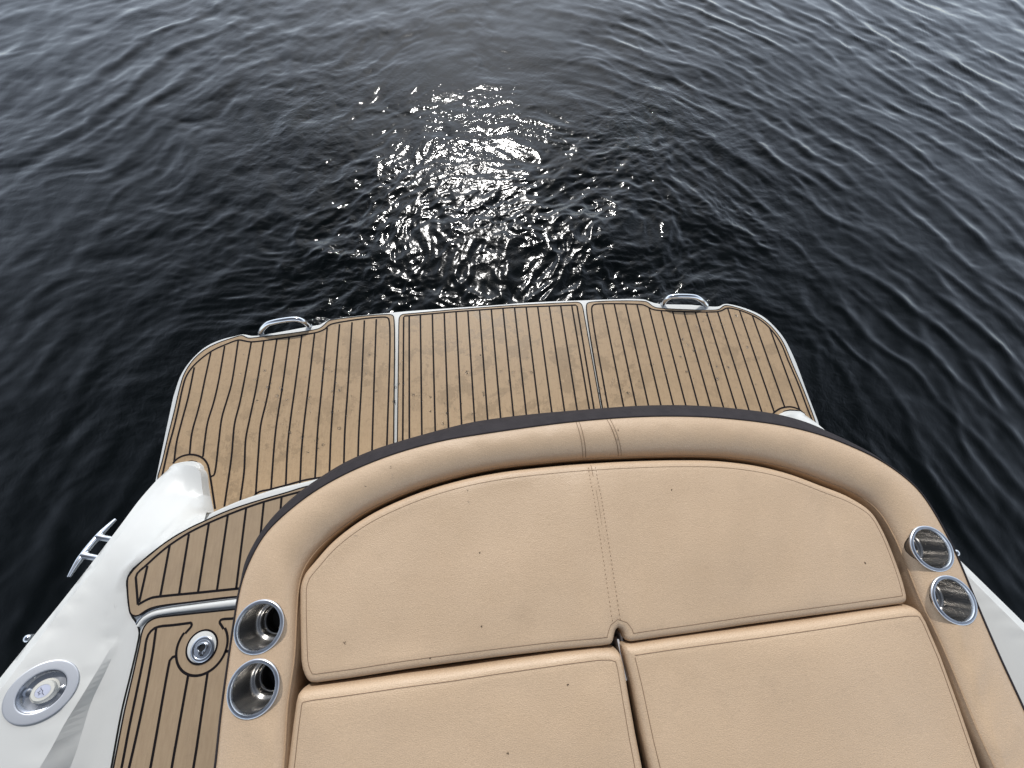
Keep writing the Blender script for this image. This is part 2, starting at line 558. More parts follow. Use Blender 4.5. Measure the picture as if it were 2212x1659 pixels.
    rp = m.math('MULTIPLY', m.ramp(m.noise(0.9, 3), [(0.38, 0.3), (0.6, 1.0)]), a2.outputs['Fac'])
    rp = m.math('MULTIPLY', rp, m.math('SUBTRACT', 1.0, m.math('MULTIPLY', an.outputs['Fac'], 0.6)))
    b1 = m.bump(m.math('MULTIPLY', m.noise(24, 3, 0.55, 0.8, vec), rp), 0.5, 0.014)
    b2 = m.bump(m.math('MULTIPLY', m.noise(75, 2, 0.55, 0.6, vec), rp), 0.5, 0.0035, b1)
    q1 = m.math('MULTIPLY', an.outputs['Fac'], m.ramp(m.noise(5, 4), [(0.38, 0.35), (0.62, 1.0)]))
    m.set('Roughness', m.ramp(q1, [(0.0, 0.06), (1.0, 0.19)]))
    me.materials.append(m.m)
    o = bpy.data.objects.new('water', me)
    COL.objects.link(o)
    tag(o, 'dark rippled lake water with sun glitter behind the swim platform', 'water', kind='structure')
make_water()

# ------------------------------------------------------------------ boat
boat = empty('motor_boat', (XC, 0, 0))
tag(boat, 'white motor boat stern with teak-look swim platform and side deck', 'boat')
def child(o, parent=boat):
    o.parent = parent
    pl = parent
    loc = Vector((0, 0, 0))
    while pl is not None:
        loc += pl.location; pl = pl.parent
    o.location = -loc
    return o

Z_PLAT = 0.280
Z_MAT = 0.286
HP = CAMZ - Z_MAT           # 1.494
Z_DECK = 0.478
HD = CAMZ - 0.486
def mirror(P):
    Q = np.array(P, float).copy(); Q[:, 0] = 2 * XC - Q[:, 0]
    return Q[::-1]

# -- swim platform slab
pl_px = [(372, 857), (389, 809), (412.9, 774.8), (443.6, 747.5), (477.8, 732), (505, 725), (524, 720.8), (533, 722), (543, 724), (560, 723),
         (672.6, 703), (690, 700), (699, 695), (712, 689.5), (850, 673.5), (960, 665), (1080, 657), (1136, 652.6), (1253, 647.5), (1392, 645.5), (1403, 649.5),
         (1421, 654.5), (1490, 657), (1553, 660.5), (1564, 655.5), (1575, 655.5), (1612, 665), (1648.6, 681.9), (1674, 703.9), (1696, 731),
         (1709, 755), (1722, 784), (1743.8, 843), (1769, 909)]
A = W(pl_px, CAMZ - Z_PLAT)
edge = spline(A, 0.012)
left_ext = W([(334, 1036), (358, 921.8)], CAMZ - Z_PLAT)
P = np.vstack([[[-1.17, -0.25], [-1.24, 0.2]], left_ext, edge, [[2 * XC + 1.24, 0.2], [2 * XC + 1.17, -0.25]]])
P = P[::-1]
mb = MB()
mb.prism(P, 0.20, Z_PLAT, 0, bev=0.008)
platform = child(mb.build('swim_platform', GEL, boat, weld=True))
tag(platform, 'wide swim platform with white edge moulding')

def clip_x(x, poly, lo=-9, hi=9):
    """spans of the line x = const that lie within a polygon"""
    ys = []
    n = len(poly)
    for i in range(n):
        a, b = poly[i], poly[(i + 1) % n]
        if (a[0] > x) != (b[0] > x):
            ys.append(a[1] + (x - a[0]) / (b[0] - a[0]) * (b[1] - a[1]))
    ys.sort()
    return [(max(ys[i], lo), min(ys[i + 1], hi)) for i in range(0, len(ys) - 1, 2) if ys[i + 1] - ys[i] > 0.01]

LW = 0.0070
def mat_piece(name, outline, z_base, z_top, lines, foam, label, parent, edge=None, holes=()):
    """one sheet of foam decking with its caulk lines"""
    mb = MB()
    P = ccw(np.asarray(outline))
    mb.prism(P, z_base, z_top, 0, mside=1, bev=0.0015)
    Q = offset(P, 0.0012)
    Q = np.vstack([Q, Q[:1]])
    mb.ribbon(Q, 0.0042, z_top + 0.0003, 1)
    for j, ln in enumerate(lines):
        if isinstance(ln, tuple): ln, w = ln
        else: w = LW
        mb.ribbon(ln, w, z_top + 0.0004 + 0.00004 * (j % 6), 1)
    o = child(mb.build(name, [foam, CAULK], parent), parent)
    if label: tag(o, label)
    return o

def cr2(pts): return [(324.1 + x * .3418, 621 + y * .3418) for x, y in pts]        # left platform detail
def cr3(pts): return [(1026.1 + x * .3662, 594 + y * .3662) for x, y in pts]      # right platform detail
def crm(pts): return [(810 + x * .2441, 594 + y * .2441) for x, y in pts]         # middle platform detail
def cr1(pts): return [(x * .4791, 864 + y * .4791) for x, y in pts]               # side deck detail
def crl(pts): return [(324 + x * .1953, 1296 + y * .1953) for x, y in pts]        # latch detail

# left mat
o_edge = cr2([(1541, 990), (1543, 200), (1538, 178), (1520, 170), (1140, 206), (1122, 214), (1100, 235), (1075, 254), (1045, 264), (650, 317), (620, 318), (600, 309), (580, 302),
              (500, 324), (420, 353), (340, 396), (270, 460), (215, 545), (185, 640), (152, 780), (112, 940), (72, 1110), (48, 1190)])
o_low = cr2([(48, 1300), (150, 1300), (215, 1116), (235, 1103), (262, 1098), (292, 1104), (313, 1120), (328, 1150), (345, 1290), (372, 1440), (400, 1470), (660, 1480), (1100, 1480), (1400, 1450), (1541, 1430)])
outl = np.vstack([spline(W(o_edge, HP), 0.008), W(o_low, HP)])
lines = []
for q in ([(385, 405), (345, 590), (318, 720), (300, 790), (265, 920), (250, 1055)],
          [(472, 370), (430, 610), (400, 735), (365, 850), (345, 980), (335, 1070)],
          [(558, 335), (515, 610), (490, 700), (455, 820), (435, 970), (412, 1160), (404, 1186), (386, 1195)],
          [(640, 345), (590, 620), (565, 740), (535, 860), (515, 1070), (470, 1385)],
          [(720, 335), (670, 640), (630, 830), (605, 960), (595, 1160), (570, 1350)],
          [(803, 320), (758, 600), (735, 720), (700, 870), (685, 1050), (668, 1310)],
          [(880, 310), (835, 640), (800, 860), (785, 1000), (765, 1275)],
          [(960, 300), (915, 640), (890, 820), (870, 1000), (858, 1250)],
          [(1040, 290), (1000, 640), (975, 850), (957, 1040), (948, 1225)],
          [(1120, 255), (1085, 640), (1060, 900), (1040, 1250)],
          [(1198, 232), (1165, 640), (1145, 900), (1130, 1250)],
          [(1277, 220), (1250, 640), (1232, 900), (1222, 1200)],
          [(1355, 208), (1335, 640), (1320, 900), (1312, 1150)],
          [(1430, 200), (1415, 640), (1407, 900), (1400, 1130)],
          [(280, 505), (240, 700), (200, 850), (168, 980), (152, 1105)],
          [(1495, 1100), (1510, 205), (1500, 190), (1160, 228), (1130, 240), (1105, 263), (1070, 279), (1045, 286), (660, 343), (625, 343), (595, 337), (560, 332),
           (480, 360), (385, 405), (280, 490), (230, 560), (205, 640), (180, 760), (150, 890), (120, 1000), (88, 1140)],
          [(145, 1112), (165, 1088), (200, 1067), (250, 1056), (300, 1062), (340, 1084), (365, 1120), (378, 1180), (412, 1400)],
          [(1085, 1200), (980, 1217), (860, 1250), (765, 1275), (665, 1310)]):
    _l = W(cr2(q), HP)
    if q[-1][1] > 1050 and q[0][0] > 1000: _l = np.vstack([_l, [_l[-1, 0], _l[-1, 1] - 0.25]])
    lines.append(spline(_l, 0.01))
mat_piece('foam_mat', outl, Z_PLAT - 0.001, Z_MAT, lines, FOAM, 'left foam deck mat with curved planks beside the boat corner', platform)

# middle mat
ol = crm([(194, 1600), (209, 420), (212, 380), (224, 358), (245, 346), (700, 304), (1220, 266), (1780, 238), (1810, 242), (1830, 258), (1842, 290), (2040, 1400), (2050, 1500)])
outl = W(ol, HP)
inner = W(crm([(245, 1600), (254, 375), (262, 364), (700, 326), (1220, 288), (1775, 266), (1788, 276), (1990, 1500)]), HP)
lines = [inner]
x0 = W(crm([(402, 360)]), HP)[0, 0]
pit = 0.0349 * HP
x_l = W(crm([(303, 370)]), HP)[0, 0]
xs_m = [x_l] + [x0 + i * pit for i in range(13)]
for x in xs_m:
    for a, b in clip_x(x, np.vstack([inner, inner[:1]])):
        lines.append(np.array([[x, a], [x, b - 0.001]]))
# last narrow one before the right border
x = W(crm([(1742, 275)]), HP)[0, 0]
for a, b in clip_x(x, inner): lines.append(np.array([[x, a], [x, b]]))
mat_piece('foam_mat', rounded(outl, 0.012, 4), Z_PLAT - 0.001, Z_MAT, lines, FOAM, 'middle foam deck mat of straight planks', platform)

# right mat
oe = cr3([(800, 1100), (770, 900), (656, 185), (660, 168), (676, 160), (1005, 155), (1022, 162), (1040, 177), (1065, 190), (1100, 195), (1420, 205), (1445, 198), (1462, 184), (1480, 178), (1580, 203), (1680, 248),
          (1750, 305), (1812, 385), (1880, 540), (1940, 680), (2000, 840), (2020, 900)])
ol2 = cr3([(1960, 900), (1960, 850), (1940, 815), (1900, 800), (1860, 797), (1825, 805), (1800, 830), (1790, 870), (1790, 1100), (1400, 1350), (830, 1350)])
outl = np.vstack([spline(W(oe, HP), 0.008), W(ol2, HP)])
bor = spline(W(cr3([(860, 1240), (805, 900), (688, 200), (692, 184), (702, 175), (960, 173), (990, 176), (1018, 188), (1045, 202), (1085, 209), (1420, 217), (1455, 210), (1480, 197), (1500, 195), (1600, 222), (1700, 278),
          (1765, 345), (1808, 410), (1845, 500), (1905, 640), (1965, 800), (1990, 860)]), HP), 0.01)
lines = [bor]
x0 = W(cr3([(755, 175)]), HP)[0, 0]
arc = W(cr3([(1745, 850), (1757, 820), (1775, 803), (1800, 788), (1830, 780), (1862, 778), (1895, 786), (1925, 803), (1950, 840)]), HP)
lines.append(spline(arc, 0.008))
clipR = np.vstack([bor, W(cr3([(1990, 960), (1880, 1350), (860, 1350)]), HP)])
for i in range(15):
    x = x0 + i * 0.0348 * HP
    if i == 14: x = W(cr3([(1735, 305)]), HP)[0, 0]
    lo = -9
    if arc[0, 0] < x: lo = np.interp(min(x, arc[-1, 0]), arc[:, 0], arc[:, 1])
    for a, b in clip_x(x, clipR, lo):
        lines.append(np.array([[x, a], [x, b]]))
mat_piece('foam_mat', outl, Z_PLAT - 0.001, Z_MAT, lines, FOAM, 'right foam deck mat of straight planks', platform)

# grab handles at the aft edge
def handle(px, label):
    P = W3(px)
    Q = spline(P, 0.006)
    mb = MB()
    mb.tube(Q, 0.0108, n=16)
    for e in (Q[0], Q[-1]):
        mb.lathe([(0.0115, 0.002), (0.0125, 0.0012), (0.0128, 0.0)], (e[0], e[1], Z_PLAT + 0.0003), 24)
    o = child(mb.build('grab_handle', CHROME, platform), platform)
    tag(o, label)
hz = CAMZ - Z_PLAT
handle([(563.4, 719.5, hz - 0.002), (566.5, 711.5, hz - 0.020), (572, 705, hz - 0.034), (579, 699.6, hz - 0.045), (590, 696, hz - 0.052), (608, 692.5, hz - 0.056), (633, 689.4, hz - 0.056), (645, 690.2, hz - 0.052),
        (655, 694, hz - 0.040), (662, 698.8, hz - 0.02), (667.5, 704.5, hz - 0.002)], 'polished grab handle at the left corner of the platform')
handle([(1432.5, 656.8, hz - 0.002), (1436, 650, hz - 0.020), (1441, 645.3, hz - 0.034), (1448, 641.6, hz - 0.047), (1460, 640, hz - 0.054), (1475, 639.7, hz - 0.056), (1492, 640.3, hz - 0.056), (1503, 642, hz - 0.052),
        (1512, 646.5, hz - 0.04), (1519.5, 652.5, hz - 0.02), (1525.5, 659.6, hz - 0.002)], 'polished grab handle at the right corner of the platform')

# -- gunwales (side mouldings)
G0 = [(373, 1003, 1.47), (354, 1019, 1.464), (335, 1037, 1.450), (297, 1080, 1.405), (254, 1137, 1.350), (192, 1218, 1.308), (126, 1302, 1.273), (83, 1355, 1.252), (0, 1458, 1.216), (-90, 1572, 1.19), (-200, 1712, 1.16)]
G1 = [(388, 1004.5, 1.466), (364, 1028, 1.452), (345, 1049, 1.434), (318, 1080, 1.404), (256, 1160, 1.330), (198, 1235, 1.294), (147, 1299, 1.266), (106, 1351, 1.246), (54, 1420, 1.221), (0, 1491, 1.198), (-90, 1608, 1.172), (-200, 1750, 1.145)]
TI = [(401, 1004, 1.462), (418, 1007, 1.458), (428, 1013, 1.457), (433, 1023, 1.457), (436, 1050, 1.457), (441, 1080, 1.456), (446, 1107, 1.455)]
IN = [(441, 1125), (415, 1137), (382, 1154), (352, 1174), (322, 1197), (300, 1216), (284, 1230), (275, 1245), (272, 1256), (273, 1275), (275, 1300), (279, 1322), (284, 1334), (292, 1345), (299, 1365), (295, 1392), (281, 1453),
      (261, 1535), (238, 1659), (216, 1780), (190, 1900)]
WT = [(256, 1371, 1.299), (211, 1447, 1.276), (171, 1513, 1.257), (138, 1566, 1.244), (109, 1620, 1.234), (60, 1700, 1.219), (0, 1800, 1.203)]
WB = [(262, 1392, 1.299), (247, 1450, 1.298), (232, 1513, 1.297), (220, 1560, 1.2965), (205, 1620, 1.296), (188, 1700, 1.296), (160, 1815, 1.296)]
WM = [(258, 1385, 1.2985), (229, 1450, 1.2925), (199, 1513, 1.287), (182, 1566, 1.283), (166, 1620, 1.280), (135, 1700, 1.276), (90, 1815, 1.272)]
MIDS = [[(402, 1035, 1.456), (402, 1070, 1.440), (388, 1105, 1.395), (345, 1158, 1.322), (300, 1200, 1.300), (268, 1235, 1.295), (250, 1280, 1.293), (248, 1335, 1.293)]]
def gunwale(side):
    def ext(P, y1, dz=0.03):
        e = P[-1].copy(); k_ = (e[1] - y1) / 0.6
        n_ = 30
        T = np.linspace(0, 1, n_ + 1)[1:, None]
        q = np.array([e[0] - 0.02 * k_, y1, e[2] + dz * k_])
        return np.vstack([P, e + (q - e) * T])
    outer = spline(W3(G0), 0.012); outer[:, 2] -= 0.007
    crease = spline(W3(G1), 0.012)
    outer = ext(outer, -1.3); crease = ext(crease, -1.28)
    ti = spline(W3(TI), 0.01)
    inn = ext(spline(W3([(u, v, CAMZ - Z_DECK) for u, v in IN]), 0.012), -1.3, 0.0)
    wt = ext(spline(W3(WT), 0.014), -1.28); wb = ext(spline(W3(WB), 0.014), -1.28, 0.0); wm = ext(spline(W3(WM), 0.014), -1.28, 0.01)
    ins = [spline(W3(q), 0.02) for q in MIDS]
    bound = np.vstack([outer[::-1], ti, inn])
    lines = [crease[2:-1], wt[:-1], wm[:-1], wb[:-1]] + [q for q in ins]
    allp = np.vstack([bound] + lines)
    lo_, hi_ = bound[:, :2].min(0), bound[:, :2].max(0)
    gx, gy = np.meshgrid(np.arange(lo_[0], hi_[0], 0.014), np.arange(lo_[1], hi_[1], 0.014))
    Gp = np.stack([gx.ravel(), gy.ravel()], 1)
    Gp = Gp[inside(Gp, bound[:, :2])]
    near = np.sqrt(((Gp[:, None] - allp[None, :, :2]) ** 2).sum(2)).min(1)
    Gp = Gp[near > 0.009]
    v, f, ov = cdt(bound[:, :2], Gp, [l[:, :2] for l in lines])
    z = np.zeros(len(v)); fixed = np.zeros(len(v), bool)
    va = np.array(v)
    for i, s in enumerate(ov):
        dd = np.hypot(allp[:, 0] - va[i, 0], allp[:, 1] - va[i, 1])
        if len(s) and min(s) < len(allp): z[i] = allp[min(s), 2]; fixed[i] = True
        else:
            w_ = 1 / (dd + 0.01) ** 3; z[i] = (w_ * allp[:, 2]).sum() / w_.sum()
            fixed[i] = dd.min() < 0.004
    ea = np.array([(q[i], q[(i + 1) % len(q)]) for q in f for i in range(len(q))])
    ea = np.vstack([ea, ea[:, ::-1]])
    deg = np.maximum(np.bincount(ea[:, 0], minlength=len(v)), 1)
    for _ in range(700):
        zn = np.bincount(ea[:, 0], weights=z[ea[:, 1]], minlength=len(v)) / deg
        z = np.where(fixed, z, zn)
    V = np.array([(*v[i], z[i]) for i in range(len(v))])
    mb = MB()
    def emit(V, F):
        V = np.array(V, float)
        if side > 0:
            V[:, 0] = 2 * XC - V[:, 0]; F = [q[::-1] for q in F]
        mb.add(V, F)
    emit(V, f)
    # hull side below the outer edge
    o = outer
    rows = [o, o + [0.0, 0, -0.02], o + [0.012, 0, -0.028]]
    low = o.copy(); low[:, 0] += 0.03; low[:, 2] = 0.12
    low2 = o.copy(); low2[:, 0] += 0.12; low2[:, 2] = -0.35
    rows += [low, low2]
    n = len(o)
    VV = np.vstack(rows)
    FF = [[r * n + i, r * n + i + 1, (r + 1) * n + i + 1, (r + 1) * n + i] for r in range(len(rows) - 1) for i in range(n - 1)]
    emit(VV, [q[::-1] for q in FF])
    # wall round the tip
    tp = np.vstack([outer[:3][::-1], ti])
    lo = tp.copy(); lo[:, 2] = 0.27
    n = len(tp)
    emit(np.vstack([tp, lo]), [[i, i + 1, n + i + 1, n + i] for i in range(n - 1)])
    ob = child(mb.build('gunwale', GEL, boat, weld=True))
    ob.data.set_sharp_from_angle(angle=math.radians(60))
    feat = np.vstack([crease[3:], wt[2:], wm[3:]])
    if side > 0: feat = feat * [-1, 1, 1] + [2 * XC, 0, 0]
    co = np.array([v_.co[:] for v_ in ob.data.vertices])
    onl = np.zeros(len(co), bool)
    for k_ in range(0, len(co), 500):
        onl[k_:k_ + 500] = np.sqrt(((co[k_:k_ + 500, None] - feat[None]) ** 2).sum(2)).min(1) < 0.0008
    for e_ in ob.data.edges:
        if onl[e_.vertices[0]] and onl[e_.vertices[1]]: e_.use_edge_sharp = True
    sub = ob.modifiers.new('soften', 'SMOOTH') if False else None
    tag(ob, 'white moulded side of the boat beside the walkway' if side < 0 else 'white moulded side of the boat behind the bolster')
    return ob
gL = gunwale(-1)
gR = gunwale(1)
# half-round corner pods standing on the platform
pod = W([(366, 1010), (376, 1002), (390, 998.5), (402, 996.5), (416, 996), (427, 999), (434, 1006), (438, 1021), (444, 1060), (450, 1112), (440, 1150), (352, 1070)], CAMZ - 0.30)
for sgn in (0, 1):
    mb = MB()
    mb.prism(ccw(pod if not sgn else mirror(pod)), 0.27, 0.305, 0, bev=0.006)
    child(mb.build('corner_base', GEL, boat, weld=True))

# -- deck
lipL = W([(450, 1109), (486, 1092.5), (519, 1079), (558, 1066), (597, 1054), (636, 1045), (681, 1034)], CAMZ - Z_DECK)
lip = np.vstack([lipL, [[-0.35, 0.245], [-0.15, 0.268], [XC, 0.275]]])
lip = spline(lip, 0.015)
inn = W(IN, CAMZ - Z_DECK)
inn = np.vstack([inn, [inn[-1, 0] - 0.01, -1.3]])
half = np.vstack([spline(inn[::-1], 0.015), lip])
full = np.vstack([half, mirror(half)[1:]])
mb = MB()
mb.prism(ccw(full), 0.20, Z_DECK, 0, bev=0.010)
deck = child(mb.build('side_deck', GEL, boat, weld=True))
# hull below
hp = np.array([[-1.14, -1.9], [-1.14, 0.0], [-0.95, 0.10], [-0.6, 0.17], [XC, 0.24]])
hp = np.vstack([hp, mirror(hp)[1:]])
mb = MB(); mb.prism(ccw(hp), -0.4, 0.40, 0)
child(mb.build('hull', GEL, boat, weld=True))

# aft step mat
s_out = [(288, 1230), (305, 1213), (324, 1197.5), (352, 1175), (382.6, 1155), (412, 1138.5), (441, 1125), (470, 1111.5), (499.7, 1099.5), (558, 1080.5), (616.8, 1063.5), (663.6, 1049.6), (720, 1040), (760, 1035)]
s_in = [(560, 1290), (507, 1290), (407, 1302), (350, 1309), (335, 1312), (320, 1317), (309, 1324), (299, 1330.5), (289, 1331.5), (281, 1326), (277.5, 1310), (275.5, 1290), (274.3, 1256), (276, 1246)]
outl = np.vstack([spline(W(s_out, HD), 0.01), W([(760, 1150)], HD), spline(W(s_in, HD), 0.01)])
b1 = W([(298, 1305), (293.5, 1247), (297, 1238), (316, 1221), (340, 1199), (364, 1179.5), (407, 1151.5), (450, 1130), (491, 1112.5), (531.8, 1096.8), (570, 1084), (608.5, 1073), (646.8, 1062.8), (700, 1052)], HD)
b2 = W([(298, 1306.5), (302, 1304), (325.8, 1291.8), (345, 1288.5), (430, 1280), (507.8, 1272), (560, 1267)], HD)
poly = np.vstack([b1, b2[::-1]])
lines = [np.vstack([W([(298, 1306)], HD), spline(b1[1:], 0.01)]), spline(b2, 0.01)]
for tp, bt in (((662, 765), (625, 915)),):
    lines.append(W(cr1([(665, 748), (628, 912)]), HD))
for i, (t0, b0) in enumerate([((765, 658), (723, 885)), ((852, 605), (808, 875)), ((942, 556), (893, 868)), ((1027, 521), (978, 860)), ((1110, 487), (1065, 850)), ((1190, 460), (1150, 850)), ((1270, 437), (1235, 850)), ((1350, 415), (1320, 850))]):
    lines.append(W(cr1([t0, b0]), HD))
mat_piece('foam_mat', outl, Z_DECK - 0.001, 0.486, [(l, 0.0066) for l in lines], FOAM_DRY, 'foam mat on the curved aft step', deck)

# moulded ridge between the mats
rp = spline(W3([(300, 1352, CAMZ - Z_DECK - .004), (311, 1338, CAMZ - Z_DECK - .004), (330, 1327.5, CAMZ - Z_DECK - .004), (360, 1320.5, CAMZ - Z_DECK - .004), (407, 1314, CAMZ - Z_DECK - .004), (507, 1302, CAMZ - Z_DECK - .004), (570, 1295, CAMZ - Z_DECK - .004)]), 0.01)
mb = MB(); mb.tube(rp, np.linspace(0.006, 0.0105, len(rp)), n=14)
child(mb.build('ridge_moulding', GEL, deck), deck)
mb = MB()
rq = offset_open(rp[:, :2], 0.0125); mb.tube([(x, y, Z_DECK + 0.001) for x, y in rq], 0.0022, n=8)
child(mb.build('steel_trim', SATIN, deck), deck)

# side walkway mat with the ring latch
m_out = [(560, 1309), (502.7, 1315.5), (400, 1326), (343.5, 1332), (330, 1336), (318, 1344), (309, 1356), (304, 1372), (301, 1391), (287.5, 1453), (268, 1535), (244, 1659), (222, 1770), (205, 1850), (600, 1850)]
outl = W(m_out, HD)
outl[-2] += [-0.03, -0.45]; outl[-1] += [0.0, -0.45]
LC = np.array([-0.8356, -0.2319]) * (HD / 1.28)
RR = 0.0675
def ring_pts(r, a0, a1, n=40):
    return np.array([[LC[0] + r * math.cos(a), LC[1] + r * math.sin(a)] for a in np.linspace(a0, a1, n)])
lines = []
brd = W(crl([(-108, 1960), (-60, 1400)]), HD)
b_l = spline(W(cr1([(515, 1800), (548, 1659), (582, 1480), (626, 1270), (652, 1140), (660, 1085), (672, 1053), (695, 1030), (720, 1021), (780, 1015), (850, 1006)]) + [(0, 0)][:0], HD), 0.01)
stubL = W(crl([(400, 258), (448, 252), (462, 266), (458, 290), (435, 320), (390, 370)]), HD)
aL = math.atan2(stubL[-1, 1] - LC[1], stubL[-1, 0] - LC[0])
stubR = W(crl([(930, 203), (900, 206), (800, 214), (778, 226), (772, 248), (790, 280), (815, 320)]), HD)
aR = math.atan2(stubR[-1, 1] - LC[1], stubR[-1, 0] - LC[0])
lines.append(np.vstack([b_l, spline(stubL[1:], 0.004)]))
lines.append(spline(ring_pts(RR, aL, aR + 2 * math.pi, 60), 0.006))
lines.append(spline(stubR, 0.004))
lines.append(spline(W(cr1([(546, 1800), (582, 1659), (640, 1400), (680, 1190), (692, 1120), (700, 1060), (705, 1026)]), HD), 0.01))
lines.append(spline(W(crl([(-20, 1990), (42, 1659), (215, 690), (225, 655), (245, 635), (292, 618)]), HD), 0.01))
lines.append(W(crl([(218, 1990), (275, 1659), (425, 822)]), HD))
lines.append(W(crl([(458, 1990), (513, 1659), (640, 790)]), HD))
lines.append(W(crl([(832, 570), (960, 555)]), HD))
lines.append(W(crl([(700, 1990), (755, 1659), (860, 900)]), HD))
for k_ in range(len(lines)):
    l = lines[k_]
    if l[0, 1] < -0.60: lines[k_] = np.vstack([l[0] + (l[0] - l[1]) / np.linalg.norm(l[0] - l[1]) * 0.42, l])
lines = [(l, 0.0066) for l in lines]
wmat = mat_piece('foam_mat', rounded(outl, 0.02, 5), Z_DECK - 0.001, 0.486, lines, FOAM_DRY, 'foam mat along the walkway with round cut-out for the ring latch', deck)
# round inset with white plate and steel ring latch
mb = MB()
mb.lathe([(0.0425, 0.0002), (0.0425, 0.0022), (0.0385, 0.0022), (0.0383, 0.0002)], (LC[0], LC[1], 0.486), 48, 1)
mb.lathe([(0.0384, 0.0012), (0.037, 0.0022), (0.0001, 0.0022)], (LC[0], LC[1], 0.486), 48, 0)
latch = child(mb.build('ring_latch', [GEL, CAULK], boat))
tag(latch, 'round steel ring latch set in the walkway mat')
PC = W(crl([(590, 540)]), HD)[0]
mb = MB()
zl = 0.4885
mb.lathe([(0.0318, 0.0), (0.0315, 0.002), (0.029, 0.0038), (0.0245, 0.0042), (0.0225, 0.003), (0.0215, 0.0015), (0.021, 0.0022)], (PC[0], PC[1], zl), 56)
child(mb.build('bezel', CHROME, latch), latch)
mb = MB()
mb.lathe([(0.0212, 0.0022), (0.020, 0.0025), (0.0001, 0.0025)], (PC[0], PC[1], zl), 48)
child(mb.build('face_plate', SATIN, latch), latch)
mb = MB()   # keyhole-shaped lift ring
ringc = PC + [0.001, 0.005]
an = np.linspace(math.radians(-62), math.radians(242), 36)
kr = [(ringc[0] + 0.0125 * math.cos(a), ringc[1] + 0.0105 * math.sin(a), zl + 0.0055) for a in an]
tail_r = [(ringc[0] + 0.0062, ringc[1] - 0.0165, zl + 0.0050), (ringc[0] + 0.0062, ringc[1] - 0.0125, zl + 0.0055)]
tail_l = [(ringc[0] - 0.0062, ringc[1] - 0.0125, zl + 0.0055), (ringc[0] - 0.0062, ringc[1] - 0.0165, zl + 0.0050)]
mb.tube(tail_r + kr + tail_l, 0.0024, n=10)
child(mb.build('lift_ring', CHROME, latch), latch)
mb = MB()
mb.lathe([(0.0100, 0.0030), (0.0001, 0.0030)], (ringc[0], ringc[1], zl), 32)
mb.prism(np.array([[ringc[0] - 0.0045, ringc[1] - 0.021], [ringc[0] + 0.0045, ringc[1] - 0.021], [ringc[0] + 0.0045, ringc[1] - 0.0165], [ringc[0] - 0.0045, ringc[1] - 0.0165]]), zl + 0.0026, zl + 0.0031)
child(mb.build('finger_hole', NEAR_BLACK, latch), latch)

# fuel filler in the left gunwale
fh = 1.235
bpy.context.view_layer.update()
for _ in range(4):
    q = wp(91.5, 1493, fh)
    hit, hp_, hn_, _i = gL.ray_cast(Vector((q[0], q[1], 3)) , Vector((0, 0, -1)))
    if hit: fh = CAMZ - hp_.z
fc = np.array([*wp(91.5, 1493, fh), CAMZ - fh])
hn_ = Vector((0, 0, 0))
for dx_ in (-0.055, 0, 0.055):
    for dy_ in (-0.05, 0, 0.05):
        hit, hp_, n_, _i = gL.ray_cast(Vector((fc[0] + dx_, fc[1] + dy_, 3)), Vector((0, 0, -1)))
        if hit: hn_ += n_
nrm = hn_.normalized() if hn_.length > 0 else Vector((0.3, 0.1, 1)).normalized()
print('FILLER', fh, nrm)
Mf = nrm.to_track_quat('Z', 'Y').to_matrix()
FS = 0.065
bm_ = bmesh.new(); bm_.from_mesh(gL.data)
kill = [f_ for f_ in bm_.faces if math.hypot(*(f_.calc_center_median().xy - Vector(fc[:2]))) < FS * 0.74 and f_.calc_center_median().z > fc[2] - 0.08]
bmesh.ops.delete(bm_, geom=kill, context='FACES')
bm_.to_mesh(gL.data); bm_.free()
fuel = empty('fuel_filler', (fc[0] - XC, fc[1], fc[2])); fuel.parent = boat
tag(fuel, 'round recessed filler cap with wide satin flange')
def fchild(mb, name, mat):
    o = mb.build(name, mat, fuel)
    return o
lift = 0.004
mb = MB(); mb.lathe([(FS, lift - 0.010), (FS, lift - 0.0012), (FS - 0.0004, lift - 0.0002), (FS - 0.0014, lift + 0.0002), (FS - 0.003, lift + 0.0003), (FS * 0.72, lift + 0.0003), (FS * 0.69, lift + 0.0003), (FS * 0.675, lift - 0.0002), (FS * 0.667, lift - 0.001), (FS * 0.66, lift - 0.004)], (0, 0, 0), 72, M=Mf)
fchild(mb, 'flange', Mat('satin_aluminium', (0.50, 0.52, 0.56), 0.42, 0.6).m)
mb = MB(); mb.lathe([(FS * 0.655, lift), (FS * 0.65, lift - 0.016), (FS * 0.60, lift - 0.022), (0.0001, lift - 0.022)], (0, 0, 0), 72, M=Mf)
fchild(mb, 'recess', SATIN)
mb = MB(); mb.lathe([(FS * 0.34, lift - 0.0215), (FS * 0.34, lift - 0.008), (FS * 0.31, lift - 0.0055), (FS * 0.22, lift - 0.0052), (FS * 0.215, lift - 0.0062), (0.0001, lift - 0.0062)], (0, 0, 0), 56, M=Mf)
mb.lathe([(FS * 0.40, lift - 0.0215), (FS * 0.40, lift - 0.019), (FS * 0.34, lift - 0.017)], (0, 0, 0), 56, M=Mf)
fchild(mb, 'cap', Mat('cap_plastic', (0.60, 0.59, 0.54), 0.35).m)
mb = MB(); mb.lathe([(FS * 0.212, lift - 0.0055), (0.0001, lift - 0.0052)], (0, 0, 0), 40, M=Mf)
def sq(p): return Mf @ Vector((p[0] * FS, p[1] * FS, lift - 0.0046))
mb.tube([sq(p) for p in ((-.14, -.02), (-.05, 0.02), (0.02, -0.01), (0.08, 0.03), (0.15, 0.03))], 0.0006, 1, 6)
